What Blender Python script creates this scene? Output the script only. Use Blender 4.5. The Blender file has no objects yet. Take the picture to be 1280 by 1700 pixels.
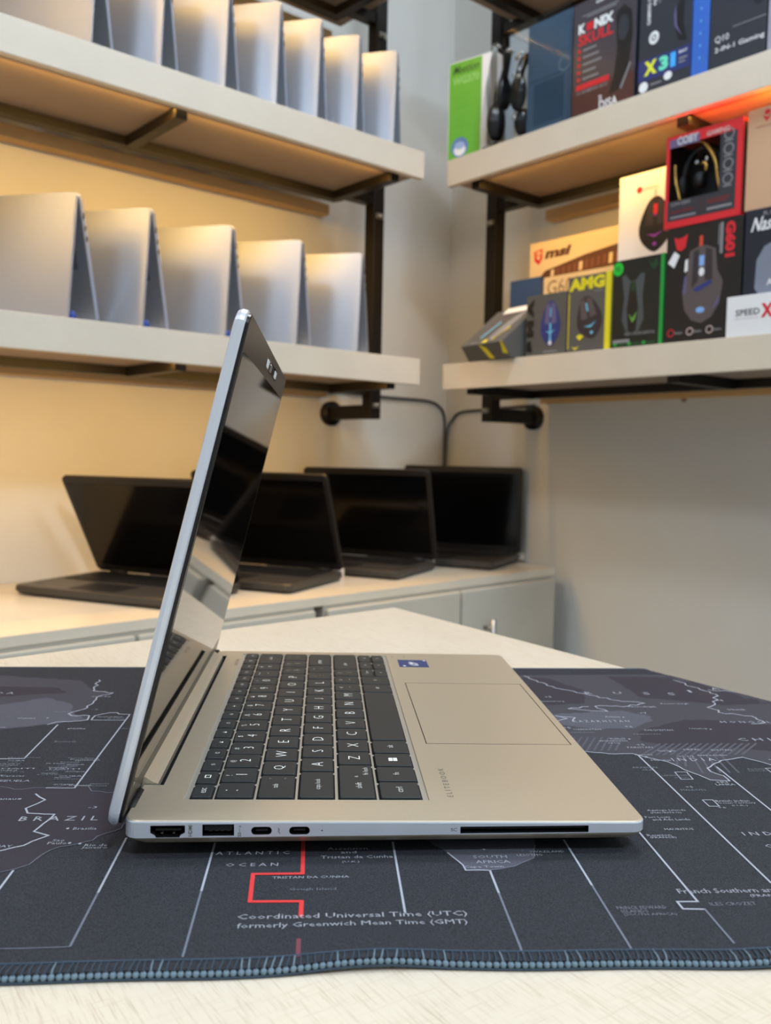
import bpy, bmesh, math, random
from mathutils import Vector, Matrix

random.seed(7)
SC = bpy.context.scene
COL = SC.collection
R = math.radians

# ------------------------------------------------------------------ camera
cam_d = bpy.data.cameras.new('camera')
cam = bpy.data.objects.new('camera', cam_d)
COL.objects.link(cam)
M = [[0.99751, 0.01457, 0.06903], [-0.06796, -0.06456, 0.9956], [0.01896, -0.99781, -0.06341]]
right = Vector((M[0][0], M[1][0], M[2][0]))
fwd = Vector((M[0][2], M[1][2], M[2][2])).normalized()
up = right.cross(fwd).normalized()
right = fwd.cross(up).normalized()
cam.matrix_world = Matrix(((right.x, up.x, -fwd.x, 0), (right.y, up.y, -fwd.y, 0),
                           (right.z, up.z, -fwd.z, 0.17), (0, 0, 0, 1)))
cam_d.sensor_fit = 'HORIZONTAL'
cam_d.sensor_width = 36
cam_d.lens = 1465 / 1280 * 36
cam_d.clip_start = 0.01
cam_d.dof.use_dof = True
cam_d.dof.focus_distance = 0.43
cam_d.dof.aperture_fstop = 18
SC.camera = cam

# ------------------------------------------------------------------ view + world
SC.view_settings.view_transform = 'Standard'
SC.view_settings.look = 'None'
SC.view_settings.gamma = 1
SC.view_settings.use_curve_mapping = False
SC.view_settings.exposure = 0.30
w = bpy.data.worlds.new('world')
SC.world = w
w.use_nodes = True
w.node_tree.nodes['Background'].inputs[0].default_value = (.8, .88, 1, 1)
w.node_tree.nodes['Background'].inputs[1].default_value = 0.25

# room axes: corner K, dL runs along the left wall towards the corner, dR along the right wall
K = Vector((.3204, 2.354, 0))
aL, aR = R(37.0361), R(126.2668)
dL = Vector((math.cos(aL), math.sin(aL), 0))
nL = Vector((math.sin(aL), -math.cos(aL), 0))
dR = Vector((math.cos(aR), math.sin(aR), 0))
nR = Vector((-math.sin(aR), math.cos(aR), 0))
ROT_L = aL                 # local x = towards corner, local y = into the left wall
ROT_R = aR - math.pi       # local x = away from corner, local y = into the right wall
FLOOR, CEIL = -.765, 1.95
WO = .06                   # the walls stand this far behind the shelf reference corner K
KW = K - nL * WO - nR * WO


def PL(s, t, z):
    return K - dL * s + nL * t + Vector((0, 0, z))


def PR(s, t, z):
    return K - dR * s + nR * t + Vector((0, 0, z))


def area(name, loc, size, size_y, power, color, target=None, rot=None, spread=None):
    l = bpy.data.lights.new(name, 'AREA')
    l.shape = 'RECTANGLE'
    l.size, l.size_y = size, size_y
    l.energy = power
    l.color = color
    if spread:
        l.spread = spread
    o = bpy.data.objects.new(name, l)
    COL.objects.link(o)
    o.location = loc
    if rot is not None:
        o.rotation_euler = rot
    return o


COOL = (.77, .885, 1.0)
WARM = (1.0, .54, .10)
# ceiling panels (their frames are built with the ceiling)
PANELS = [(.35, 1.0), (1.5, .0), (-1.2, .0), (.65, -1.0)]
PWR = [14, 12, 13, 30]
for (px, py), pw in zip(PANELS, PWR):
    area('ceiling_panel_light', (px, py, CEIL - .03),   .42 if pw < 20 else .30, .42 if pw < 20 else .30, pw, COOL, rot=(0, 0, aL))
# warm strips under the shelves: (side, s0, s1, z under, power)
STRIPS = [('L', .46, 1.75, 1.152, 2.6), ('L', .46, 1.75, .752, 3.7), ('L', .46, 1.75, .322, 2.8),
          ('R', .38, 1.45, 1.152, .6), ('R', .38, 1.45, .752, 2.2)]
for side, s0, s1, z, pw in STRIPS:
    f = PL if side == 'L' else PR
    n = nL if side == 'L' else nR
    c = f((s0 + s1) / 2, .268, z + .004)
    o = area('led_strip_light', c, s1 - s0, .008, pw, WARM)
    zax = (Vector((0, 0, 1)) + n * .45).normalized()       # light shines along -z
    xax = (dL if side == 'L' else -dR)
    yax = zax.cross(xax).normalized()
    o.matrix_world = Matrix(((xax.x, yax.x, zax.x, c.x), (xax.y, yax.y, zax.y, c.y),
                             (xax.z, yax.z, zax.z, c.z), (0, 0, 0, 1)))

# ------------------------------------------------------------------ materials
MATS = {}


def srgb(c):
    return tuple((v / 12.92 if v <= .04045 else ((v + .055) / 1.055) ** 2.4) for v in [x / 255 for x in c])


def mat(name, rgb, rough=.5, metal=0.0, spec=.5, emit=0, alpha=1, coat=0, noise=0, nscale=40, bump=0, stretch=None,
        trans=0, ior=1.45):
    if name in MATS:
        return MATS[name]
    m = bpy.data.materials.new(name)
    m.use_nodes = True
    nt = m.node_tree
    b = nt.nodes['Principled BSDF']
    c = srgb(rgb)
    b.inputs['Base Color'].default_value = (*c, 1)
    b.inputs['Roughness'].default_value = rough
    b.inputs['Metallic'].default_value = metal
    b.inputs['Specular IOR Level'].default_value = spec
    b.inputs['Alpha'].default_value = alpha
    b.inputs['Coat Weight'].default_value = coat
    b.inputs['Transmission Weight'].default_value = trans
    b.inputs['IOR'].default_value = ior
    if emit:
        b.inputs['Emission Color'].default_value = (*c, 1)
        b.inputs['Emission Strength'].default_value = emit
    if noise or bump:
        tc = nt.nodes.new('ShaderNodeTexCoord')
        mp = nt.nodes.new('ShaderNodeMapping')
        nz = nt.nodes.new('ShaderNodeTexNoise')
        nz.inputs['Scale'].default_value = nscale
        nz.inputs['Detail'].default_value = 5
        if stretch:
            mp.inputs['Rotation'].default_value = (0, 0, stretch[3] if len(stretch) > 3 else 0)
            mp.inputs['Scale'].default_value = stretch[:3]
        nt.links.new(tc.outputs['Object'], mp.inputs[0])
        nt.links.new(mp.outputs[0], nz.inputs['Vector'])
        if noise:
            r = nt.nodes.new('ShaderNodeMapRange')
            r.inputs['From Min'].default_value = .3
            r.inputs['From Max'].default_value = .7
            r.inputs['To Min'].default_value = 1 - noise
            r.inputs['To Max'].default_value = 1 + noise
            mx = nt.nodes.new('ShaderNodeVectorMath')
            mx.operation = 'SCALE'
            mx.inputs[0].default_value = c
            nt.links.new(nz.outputs['Fac'], r.inputs[0])
            nt.links.new(r.outputs[0], mx.inputs['Scale'])
            nt.links.new(mx.outputs[0], b.inputs['Base Color'])
        if bump:
            bp = nt.nodes.new('ShaderNodeBump')
            bp.inputs['Strength'].default_value = bump
            bp.inputs['Distance'].default_value = .001
            nt.links.new(nz.outputs['Fac'], bp.inputs['Height'])
            nt.links.new(bp.outputs[0], b.inputs['Normal'])
    MATS[name] = m
    return m


def laminate(name, rgb, rough=.35, rot=0.0, amt=.5, dash=(178, 158, 134)):
    """pale linen-grain laminate: fine dashes along one direction, fainter ones across, soft mottling"""
    if name in MATS:
        return MATS[name]
    m = bpy.data.materials.new(name)
    m.use_nodes = True
    nt = m.node_tree
    N, Lk = nt.nodes, nt.links
    b = N['Principled BSDF']
    b.inputs['Roughness'].default_value = rough
    c = srgb(rgb)
    tc = N.new('ShaderNodeTexCoord')

    def noise(along, across, ang, det, lo, hi, t0, t1):
        mp = N.new('ShaderNodeMapping')
        mp.vector_type = 'TEXTURE'
        mp.inputs['Rotation'].default_value = (0, 0, ang)
        mp.inputs['Scale'].default_value = (1 / along, 1 / across, 1 / across)
        nz = N.new('ShaderNodeTexNoise')
        nz.inputs['Scale'].default_value = 1
        nz.inputs['Detail'].default_value = det
        r = N.new('ShaderNodeMapRange')
        for k, v in (('From Min', lo), ('From Max', hi), ('To Min', t0), ('To Max', t1)):
            r.inputs[k].default_value = v
        Lk.new(tc.outputs['Object'], mp.inputs[0])
        Lk.new(mp.outputs[0], nz.inputs['Vector'])
        Lk.new(nz.outputs['Fac'], r.inputs[0])
        return r.outputs[0]

    f1 = noise(80, 1900, rot, 2, .52, .74, 0, amt)
    f2 = noise(60, 1700, rot + R(88), 2, .56, .78, 0, amt * .6)
    mo = noise(9, 14, rot, 4, .3, .7, .965, 1.03)
    mxa = N.new('ShaderNodeMath'); mxa.operation = 'MAXIMUM'
    Lk.new(f1, mxa.inputs[0]); Lk.new(f2, mxa.inputs[1])
    mix = N.new('ShaderNodeMix'); mix.data_type = 'RGBA'
    mix.inputs[6].default_value = (*c, 1)
    mix.inputs[7].default_value = (*srgb(dash), 1)
    Lk.new(mxa.outputs[0], mix.inputs[0])
    sc = N.new('ShaderNodeVectorMath'); sc.operation = 'SCALE'
    Lk.new(mix.outputs[2], sc.inputs[0]); Lk.new(mo, sc.inputs['Scale'])
    Lk.new(sc.outputs[0], b.inputs['Base Color'])
    MATS[name] = m
    return m


WALL = mat('wall_paint', (214, 214, 210), .7, noise=.02, nscale=6, bump=.15)
CEILM = mat('ceiling_paint', (225, 226, 224), .8)
FLOORM = mat('floor_tile', (150, 145, 138), .35, noise=.05, nscale=5)
DESK = laminate('desk_laminate', (213, 201, 182), .34, rot=math.atan2(-.859, .512), amt=.75)
SHELF = laminate('shelf_laminate', (210, 200, 184), .45, rot=0, amt=.25)
BENCH = laminate('bench_laminate', (216, 206, 188), .25, rot=0, amt=.15)
DOORM = laminate('door_laminate', (192, 186, 172), .45, rot=0, amt=.2, dash=(150, 148, 140))
BATTEN = mat('pine_batten', (205, 168, 116), .6, noise=.08, nscale=10, stretch=(1, 20, 20))
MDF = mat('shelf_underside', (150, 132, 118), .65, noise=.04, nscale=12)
STEEL = mat('black_steel', (26, 22, 20), .45, .3)
BLACKM = mat('matt_black', (14, 14, 15), .6)
DARKG = mat('dark_gap', (8, 8, 9), .9)
CHROME = mat('brushed_steel', (165, 165, 162), .35, .9)
LED = mat('led_diffuser', (255, 215, 150), .5, emit=1.5)
PANELM = mat('panel_diffuser', (240, 246, 255), .5, emit=3)
# main laptop
ALU = mat('laptop_aluminium', (196, 184, 163), .36, .55, noise=.015, nscale=900)
ALU_LIT = mat('laptop_aluminium_cool_lit', (212, 217, 228), .3, .45)  # same aluminium, with cool light on sides and lid put into the colour
ALUD = mat('laptop_pan', (184, 180, 170), .38, .55)
KEY = mat('key_plastic', (42, 45, 47), .5, spec=.4)
LEG = mat('key_legend', (228, 230, 226), .5, emit=.25)
LEGD = mat('grey_print', (105, 100, 96), .5)
GLOSS = mat('lcd_glass', (6, 7, 10), .04, spec=.6)
BEZ = mat('bezel_plastic', (20, 19, 20), .28)
PORT = mat('port_dark', (12, 12, 13), .5)
PORTC = mat('port_contact', (120, 112, 95), .4, .8)
STKB = mat('sticker_blue', (38, 58, 112), .35)
WHITEP = mat('white_print', (232, 234, 236), .5)
PAD = mat('touchpad_surface', (188, 180, 163), .3, .35)
# tented laptops
SILV = mat('tent_silver', (150, 157, 170), .38, .5)
SILE = mat('tent_silver_edge', (172, 180, 196), .28, .6)
SILI = mat('tent_inner', (96, 104, 122), .5, .3)
# mat
MATM = mat('mat_cloth', (48, 49, 54), .85, noise=.6, nscale=1900, spec=.2)
LANDA = mat('map_land_mid', (66, 64, 71), .85, noise=.4, nscale=2600, spec=.2)
LANDB = mat('map_land_dark', (54, 50, 57), .85, noise=.4, nscale=2600, spec=.2)
LANDC = mat('map_land_light', (82, 82, 91), .85, noise=.4, nscale=2600, spec=.2)
LINE = mat('map_line', (158, 161, 172), .8)
LINEF = mat('map_line_faint', (104, 109, 122), .8)
TXT = mat('map_text', (150, 153, 162), .8)
TXTF = mat('map_text_faint', (104, 108, 118), .8)
REDL = mat('map_red', (205, 52, 52), .8)
REDF = mat('map_red_faint', (110, 56, 66), .8)
STITCH = mat('mat_stitch', (104, 124, 136), .75)
STITCHD = mat('mat_stitch_dark', (52, 66, 80), .8)


# ------------------------------------------------------------------ mesh builder
class MB:
    def __init__(s):
        s.v, s.f, s.m, s.mats, s.sm = [], [], [], [], []

    def mi(s, m):
        if m not in s.mats:
            s.mats.append(m)
        return s.mats.index(m)

    def add(s, vs, fs, m, smooth=False):
        o = len(s.v)
        s.v += [Vector(v) for v in vs]
        k = s.mi(m)
        for f in fs:
            s.f.append([i + o for i in f])
            s.m.append(k)
            s.sm.append(smooth)

    def box(s, x0, y0, z0, x1, y1, z1, m, bev=0, faces=None):
        if x0 > x1: x0, x1 = x1, x0
        if y0 > y1: y0, y1 = y1, y0
        if z0 > z1: z0, z1 = z1, z0
        b = min(bev, (x1 - x0) * .45, (y1 - y0) * .45, (z1 - z0) * .45)
        if b <= 0:
            vs = [(x0, y0, z0), (x1, y0, z0), (x1, y1, z0), (x0, y1, z0), (x0, y0, z1), (x1, y0, z1), (x1, y1, z1), (x0, y1, z1)]
            fs = [(0, 3, 2, 1), (4, 5, 6, 7), (0, 1, 5, 4), (1, 2, 6, 5), (2, 3, 7, 6), (3, 0, 4, 7)]
            s.add(vs, fs, m)
            return
        bm = bmesh.new()
        bmesh.ops.create_cube(bm, size=1)
        for v in bm.verts:
            v.co = Vector(((x0 + x1) / 2 + v.co.x * (x1 - x0), (y0 + y1) / 2 + v.co.y * (y1 - y0), (z0 + z1) / 2 + v.co.z * (z1 - z0)))
        bmesh.ops.bevel(bm, geom=bm.edges[:], offset=b, segments=2, profile=.6, affect='EDGES')
        s.bm(bm, m)

    def bm(s, bm, m, smooth=False):
        bm.verts.ensure_lookup_table()
        bm.verts.index_update()
        s.add([v.co.copy() for v in bm.verts], [[v.index for v in f.verts] for f in bm.faces], m, smooth)
        bm.free()

    def loft(s, rings, m, cap=True, smooth=False, closed=True):
        n = len(rings[0])
        vs = [p for r in rings for p in r]
        fs = []
        for i in range(len(rings) - 1):
            for j in range(n if closed else n - 1):
                k = (j + 1) % n
                fs.append((i * n + j, i * n + k, (i + 1) * n + k, (i + 1) * n + j))
        if cap:
            fs.append(tuple(reversed(range(n))))
            fs.append(tuple((len(rings) - 1) * n + j for j in range(n)))
        s.add(vs, fs, m, smooth)

    def tube(s, pts, r, m, n=10, smooth=True, rfun=None):
        pts = [Vector(p) for p in pts]
        rings = []
        prev = None
        for i, p in enumerate(pts):
            d = (pts[min(i + 1, len(pts) - 1)] - pts[max(i - 1, 0)]).normalized()
            a = prev if prev is not None else (Vector((0, 0, 1)) if abs(d.z) < .9 else Vector((1, 0, 0)))
            x = (a - d * a.dot(d)).normalized()
            prev = x
            y = d.cross(x)
            rr = rfun(i) if rfun else r
            rings.append([p + x * math.cos(2 * math.pi * k / n) * rr + y * math.sin(2 * math.pi * k / n) * rr for k in range(n)])
        s.loft(rings, m, True, smooth)

    def cyl(s, a, b, r, m, n=24, r2=None):
        a, b = Vector(a), Vector(b)
        s.tube([a, b], r, m, n, True, (lambda i: r if i == 0 else (r2 if r2 is not None else r)))

    def ell(s, c, rx, ry, rz, m, rot=None, nu=20, nv=12):
        vs, fs = [], []
        for i in range(nv + 1):
            th = math.pi * i / nv
            for j in range(nu):
                ph = 2 * math.pi * j / nu
                p = Vector((rx * math.sin(th) * math.cos(ph), ry * math.sin(th) * math.sin(ph), rz * math.cos(th)))
                if rot: p = rot @ p
                vs.append(Vector(c) + p)
        for i in range(nv):
            for j in range(nu):
                k = (j + 1) % nu
                fs.append((i * nu + j, (i + 1) * nu + j, (i + 1) * nu + k, i * nu + k))
        s.add(vs, fs, m, True)

    def prism(s, pts, y0, y1, m):
        """polygon in x,z extruded in y"""
        s.loft([[(p[0], y0, p[1]) for p in pts], [(p[0], y1, p[1]) for p in pts]], m)

    def build(s, name, parent=None, fn=None):
        me = bpy.data.meshes.new(name)
        vs = [fn(v) for v in s.v] if fn else s.v
        me.from_pydata([tuple(v) for v in vs], [], s.f)
        for m in s.mats:
            me.materials.append(m)
        me.polygons.foreach_set('material_index', s.m)
        me.polygons.foreach_set('use_smooth', s.sm)
        me.update()
        bm = bmesh.new()
        bm.from_mesh(me)
        bmesh.ops.recalc_face_normals(bm, faces=bm.faces[:]) if not getattr(s, 'flat', False) else None
        bm.to_mesh(me)
        bm.free()
        o = bpy.data.objects.new(name, me)
        COL.objects.link(o)
        o.parent = parent
        return o


def empty(name, loc=(0, 0, 0), rz=0, label=None, cat=None, group=None):
    o = bpy.data.objects.new(name, None)
    COL.objects.link(o)
    o.location = loc
    o.rotation_euler = (0, 0, rz)
    o.empty_display_size = .02
    tag(o, label, cat, group)
    return o


def tag(o, label=None, cat=None, group=None, kind=None):
    if label: o['label'] = label
    if cat: o['category'] = cat
    if group: o['group'] = group
    if kind: o['kind'] = kind
    return o


def copy_tree(o, parent=None):
    c = o.copy()
    COL.objects.link(c)
    c.parent = parent
    for ch in list(o.children):
        copy_tree(ch, c)
    return c


_tc = {}


def text_mesh(s, bold=0.0, res=2):
    key = (s, bold, res)
    if key in _tc:
        return _tc[key]
    cu = bpy.data.curves.new('t', 'FONT')
    cu.body = s
    cu.resolution_u = res
    cu.offset = bold
    ob = bpy.data.objects.new('t', cu)
    me = bpy.data.meshes.new_from_object(ob)
    vs = [v.co.copy() for v in me.vertices]
    fs = [tuple(p.vertices) for p in me.polygons]
    bpy.data.objects.remove(ob)
    bpy.data.curves.remove(cu)
    bpy.data.meshes.remove(me)
    x0 = min(v.x for v in vs); x1 = max(v.x for v in vs)
    y0 = min(v.y for v in vs); y1 = max(v.y for v in vs)
    vs = [((v.x - x0) / max(x1 - x0, 1e-6), (v.y - y0) / max(y1 - y0, 1e-6)) for v in vs]
    _tc[key] = (vs, fs, (x1 - x0), (y1 - y0))
    return _tc[key]


def put_text(mb, s, p0, ux, uy, w_, h_, m, bold=0.0, shear=0.0, res=2):
    """text whose ink box starts at p0 and spans w_ along ux and h_ along uy"""
    vs, fs, tw, th = text_mesh(s, bold, res)
    p0, ux, uy = Vector(p0), Vector(ux), Vector(uy)
    if w_ is None:
        w_ = h_ * tw / th
    mb.add([p0 + ux * (x * w_ + shear * y * h_) + uy * y * h_ for x, y in vs], fs, m)


def cut(obj, cutters):
    """subtract simple solids from obj one after another and bake the result"""
    for mb in cutters:
        c = mb.build('cutter', obj.parent)
        md = obj.modifiers.new('b', 'BOOLEAN')
        md.operation = 'DIFFERENCE'
        md.solver = 'EXACT'
        md.material_mode = 'TRANSFER'
        md.object = c
        bpy.context.view_layer.update()
        dg = bpy.context.evaluated_depsgraph_get()
        me = bpy.data.meshes.new_from_object(obj.evaluated_get(dg))
        obj.modifiers.clear()
        obj.data = me
        m = c.data
        bpy.data.objects.remove(c)
        bpy.data.meshes.remove(m)
    return obj


def rrect(x0, x1, y0, y1, r, z, n=6):
    pts = []
    for cx, cy, a0 in ((x1 - r, y0 + r, -90), (x1 - r, y1 - r, 0), (x0 + r, y1 - r, 90), (x0 + r, y0 + r, 180)):
        for k in range(n + 1):
            a = R(a0 + 90 * k / n)
            pts.append((cx + r * math.cos(a), cy + r * math.sin(a), z(cx + r * math.cos(a)) if callable(z) else z))
    return pts


# ------------------------------------------------------------------ room
def quad(name, pts, m, label=None):
    mb = MB()
    mb.add(pts, [(0, 1, 2, 3)], m)
    o = mb.build(name)
    tag(o, label, None, None, 'structure')
    return o


def thick_wall(name, a, b, out, m, z0=FLOOR, z1=CEIL):
    mb = MB()
    a, b, out = Vector(a), Vector(b), Vector(out) * .1
    vs = []
    for z in (z0, z1):
        for p in (a, b, b + out, a + out):
            vs.append((p.x, p.y, z))
    mb.add(vs, [(0, 1, 2, 3), (4, 5, 6, 7), (0, 1, 5, 4), (1, 2, 6, 5), (2, 3, 7, 6), (3, 0, 4, 7)], m)
    return tag(mb.build(name), None, None, None, 'structure')


RL = 4.2
c0 = KW.copy(); c1 = KW - dL * RL; c2 = KW - dR * RL; c3 = KW - dL * RL - dR * RL
thick_wall('wall_left', c0, c1, -nL, WALL)
thick_wall('wall_right', c0, c2, -nR, WALL)
thick_wall('wall_front', c1, c3, -dL, WALL)
thick_wall('wall_back', c2, c3, -dR, WALL)
for nm, z0, z1, m in (('floor', FLOOR - .1, FLOOR, FLOORM), ('ceiling', CEIL, CEIL + .1, CEILM)):
    mb = MB()
    P4 = [c0, c1, c3, c2]
    mb.add([(p.x, p.y, z) for z in (z0, z1) for p in P4],
           [(0, 1, 2, 3), (4, 5, 6, 7), (0, 1, 5, 4), (1, 2, 6, 5), (2, 3, 7, 6), (3, 0, 4, 7)], m)
    tag(mb.build(nm), None, None, None, 'structure')
for k, (px, py) in enumerate(PANELS):
    e = empty('ceiling_light', (px, py, CEIL), aL, ['square ceiling light panel above the desk corner', 'square ceiling light panel over the room to the right',
              'square ceiling light panel over the room to the left', 'square ceiling light panel behind the viewer'][k], 'ceiling light', 'ceiling light panels')
    mb = MB()
    for x0, y0, x1, y1 in ((-.3, -.3, .3, -.28), (-.3, .28, .3, .3), (-.3, -.28, -.28, .28), (.28, -.28, .3, .28)):
        mb.box(x0, y0, -.045, x1, y1, 0, WHITEP)
    mb.build('frame', e)
    mb = MB(); mb.box(-.28, -.28, -.015, .28, .28, -.005, PANELM); mb.build('diffuser', e)


# ------------------------------------------------------------------ wall shelves
def shelf_unit(side, e, s0, s1, fs, ps, tops):
    """e: Empty at the corner foot; local x = +/-s, y = -t, z world. sgn maps s to local x."""
    sg = -1 if side == 'L' else 1
    X = lambda s: sg * s
    for zt in tops:
        zb = zt - .055
        mb = MB()
        mb.box(X(s0), -.286, zb + .011, X(s1), -.005, zt - .0002, SHELF)
        mb.box(X(s0), -.30, zb, X(s1), -.2855, zt, SHELF, .001)
        bd_ = mb.build('shelf_board', e)
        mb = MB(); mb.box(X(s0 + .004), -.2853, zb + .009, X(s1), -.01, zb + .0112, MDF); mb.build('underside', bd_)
        mb = MB()
        # steel frame under the board: back rail, end rail, cross rails, front rail
        mb.box(X(fs), -.075, zb - .008, X(s1), -.050, zb + .0088, STEEL)
        for sx in (fs, fs + .49, fs + .98):
            mb.box(X(sx), -.272, zb - .010, X(sx + .022), -.075, zb + .0088, STEEL)
        mb.build('steel_frame', e)
        mb = MB()
        mb.box(X(fs - .045), .025, zb - .013, X(s1), WO - .001, zb + .012, BATTEN, .002)
        mb.build('wall_batten', e)
        if not (side == 'R' and zt < .5):
            mb = MB(); mb.box(X(fs + .03), -.284, zb + .0062, X(s1 - .02), -.274, zb + .0088, LED)
            mb.build('led_strip', e)
    # post, in front of the end rail
    for pz in (ps, ps + 1.35):
        if pz + .04 > s1: continue
        mb = MB()
        mb.box(X(pz), -.116, .255, X(pz + .032), -.084, 1.7, STEEL, .003)
        for zt in tops:
            mb.box(X(pz + .030), -.112, zt - .065, X(fs + .002 if pz == ps else pz + .06), -.088, zt - .0462, STEEL)
        mb.build('post', e)
        mb = MB()
        mb.box(X(pz), -.084, .2555, X(pz + .032), WO - .010, .2885, STEEL, .004)
        mb.cyl((X(pz + .016), WO - .012, .272), (X(pz + .016), WO - .0005, .272), .030, STEEL, 28)
        mb.build('wall_bracket', e)
        for zt in tops:
            mb = MB()
            zb = zt - .055
            mb.box(X(pz + .004), -.1195, zb - .042, X(pz + .026), -.1162, zb - .03, CHROME)
            mb.cyl((X(pz + .016), -.1195, zb - .036), (X(pz + .016), -.124, zb - .036), .005, CHROME, 8)
            mb.build('bolt', e)


shL = empty('wall_shelf', PL(0, 0, 0), ROT_L, 'cream board shelf on black posts along the left wall, carrying tented laptops', 'shelf')
shelf_unit('L', shL, .379, 1.85, .425, .329, [.377, .807, 1.207])
shR = empty('wall_shelf', PR(0, 0, 0), ROT_R, 'cream board shelf on black posts along the right wall, carrying retail boxes', 'shelf')
shelf_unit('R', shR, .297, 1.50, .345, .240, [.372, .808, 1.207])


# ------------------------------------------------------------------ bench and cabinets
BZ = -.088
rf = Vector((.547, 2.045, 0))
bd = Vector((-.7709, -.6369, 0))          # along the front, away from the corner
bn = Vector((.6369, -.7709, 0))           # out of the front
ROT_B = math.atan2(-bd.y, -bd.x)


def PB(a, o, z):
    return rf + bd * a + bn * o + Vector((0, 0, z))


bench = MB()
far_l = PB(1.95, 0, 0)
back_l = PL(2.05, -WO + .002, 0)
kk = KW + nL * .002 + nR * .002
pts = [kk, back_l, far_l, rf]
bench.add([(p.x, p.y, z) for z in (BZ - .016, BZ) for p in pts],
          [(0, 1, 2, 3), (4, 5, 6, 7), (0, 1, 5, 4), (1, 2, 6, 5), (2, 3, 7, 6), (3, 0, 4, 7)], BENCH)
bo = bench.build('worktop')
tag(bo, 'long cream worktop along the left wall under the shelves, holding four black laptops', 'worktop')


def cabinet(a0, a1, doors, label, proud):
    """a0..a1 along the front; doors = list of (start, end, handle position)"""
    c = PB(a0, 0, FLOOR)
    e = empty('cabinet', c, ROT_B, label, 'cabinet')
    L = a1 - a0
    H = BZ - .016 - FLOOR
    mb = MB()
    dp = .20
    mb.box(-L, .002, .06, 0, dp, H - .0005, DOORM)
    mb.box(-L + .01, .03, 0, -.01, dp, .06, BLACKM)
    mb.build('body', e)
    for d0, d1, hp in doors:
        mb = MB()
        mb.box(-(d1 - a0), -proud, .065, -(d0 - a0), -.0005, H - .006, DOORM, .004)
        d = mb.build('door', e)
        if hp is not None:
            mb = MB()
            hx = -(hp - a0)
            mb.cyl((hx, -proud - .025, H - .175), (hx, -proud - .025, H - .07), .006, CHROME, 12)
            mb.cyl((hx, -proud, H - .155), (hx, -proud - .025, H - .155), .004, CHROME, 8)
            mb.cyl((hx, -proud, H - .09), (hx, -proud - .025, H - .09), .004, CHROME, 8)
            mb.build('handle', d)
    return e


cabinet(.012, .708, [(.014, .340, .268), (.346, .706, .402)], 'cream two-door base cabinet at the room corner end, steel bar handles', .012)
cabinet(.730, 1.92, [(.732, 1.078, None), (1.084, 1.45, None), (1.456, 1.9, None)], 'cream base cabinet left of the open gap, behind the standing laptop screen', .008)

# ------------------------------------------------------------------ desk
A = Vector((.0804, .9831, 0))
e1 = Vector((.512, -.859, 0)).normalized()
e2 = Vector((-.7983, -.6023, 0))
desk = empty('desk', (.0, .2, FLOOR), 0, 'pale linen-grain desk in the foreground carrying the map mat', 'desk')
corn = [A, A + e1 * 1.15, A + e1 * 1.15 + e2 * .95, A + e2 * .95]
dm = MB()
off = Vector((0, .2, FLOOR))
T = .028
ctr = sum(corn, Vector()) / 4
rings = []
for z, ins in ((-T, .0015), (-T + .0015, 0), (-.0015, 0), (0, .0015)):
    rings.append([(p + (ctr - p).normalized() * ins * 1.4 + Vector((0, 0, z))) - off for p in corn])
dm.loft(rings, DESK)
dm.build('tabletop', desk)
for q in corn:
    p = q + (ctr - q).normalized() * .09
    mb = MB()
    mb.box(p.x - .025 - off.x, p.y - .025 - off.y, 0, p.x + .025 - off.x, p.y + .025 - off.y, -FLOOR - T, STEEL, .002)
    mb.build('leg', desk)

# ------------------------------------------------------------------ desk mat with a printed time-zone map
nE1 = Vector((.859, .512, 0)).normalized()       # outward normal of the desk's right edge
nE2 = Vector((-.6023, .7983, 0))                 # outward normal of the desk's far-left edge
MX0, MX1, MY0, MY1 = -.452, .447, .2800, .6850
MT = .003


def drape(v):
    """sheet lying on the desk, bending down where it passes the desk edge"""
    v = Vector(v)
    z = v.z
    lift = 0
    if v.y < .31:
        f = (.31 - v.y) / .03
        lift = max(0, .0007 * math.sin(v.x * 38 + 1.0) + .0004 * math.sin(v.x * 90)) * f * f
        v = v + Vector((0, (.0016 * math.sin(v.x * 30 + .6) + .0007 * math.sin(v.x * 71)) * f, 0))
    for n, org in ((nE1, A), (nE2, A)):
        d = (Vector((v.x, v.y, 0)) - org).dot(n) + .002
        if d > 0:
            r = .012
            th = min(d / r, R(74))
            rest = max(0, d - r * R(74))
            hor = r * math.sin(th) + rest * math.cos(R(74))
            ver = r * (1 - math.cos(th)) + rest * math.sin(R(74))
            hor += z * math.sin(th)
            base = Vector((v.x, v.y, 0)) - n * d
            p = base + n * hor
            return Vector((p.x, p.y, -ver + z * math.cos(th)))
    return Vector((v.x, v.y, z + lift))


def grid_sheet(mb, x0, x1, y0, y1, z, m, nx, ny, r=.012):
    vs, fs = [], []
    for j in range(ny + 1):
        for i in range(nx + 1):
            x = x0 + (x1 - x0) * i / nx
            y = y0 + (y1 - y0) * j / ny
            vs.append((x, y, z))
    for j in range(ny):
        for i in range(nx):
            a = j * (nx + 1) + i
            fs.append((a, a + 1, a + nx + 2, a + nx + 1))
    mb.add(vs, fs, m)
    return (nx, ny)


mat_e = empty('desk_mat', (0, .48, .0), 0, 'large dark desk mat printed with a world time-zone map, under the silver laptop', 'desk mat')
moff = Vector((0, .48, 0))
mb = MB()
NX, NY = 260, 120
grid_sheet(mb, MX0, MX1, MY0, MY1, MT, MATM, NX, NY)
n0 = len(mb.v)
grid_sheet(mb, MX0, MX1, MY0, MY1, .0002, MATM, NX, NY)
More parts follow.
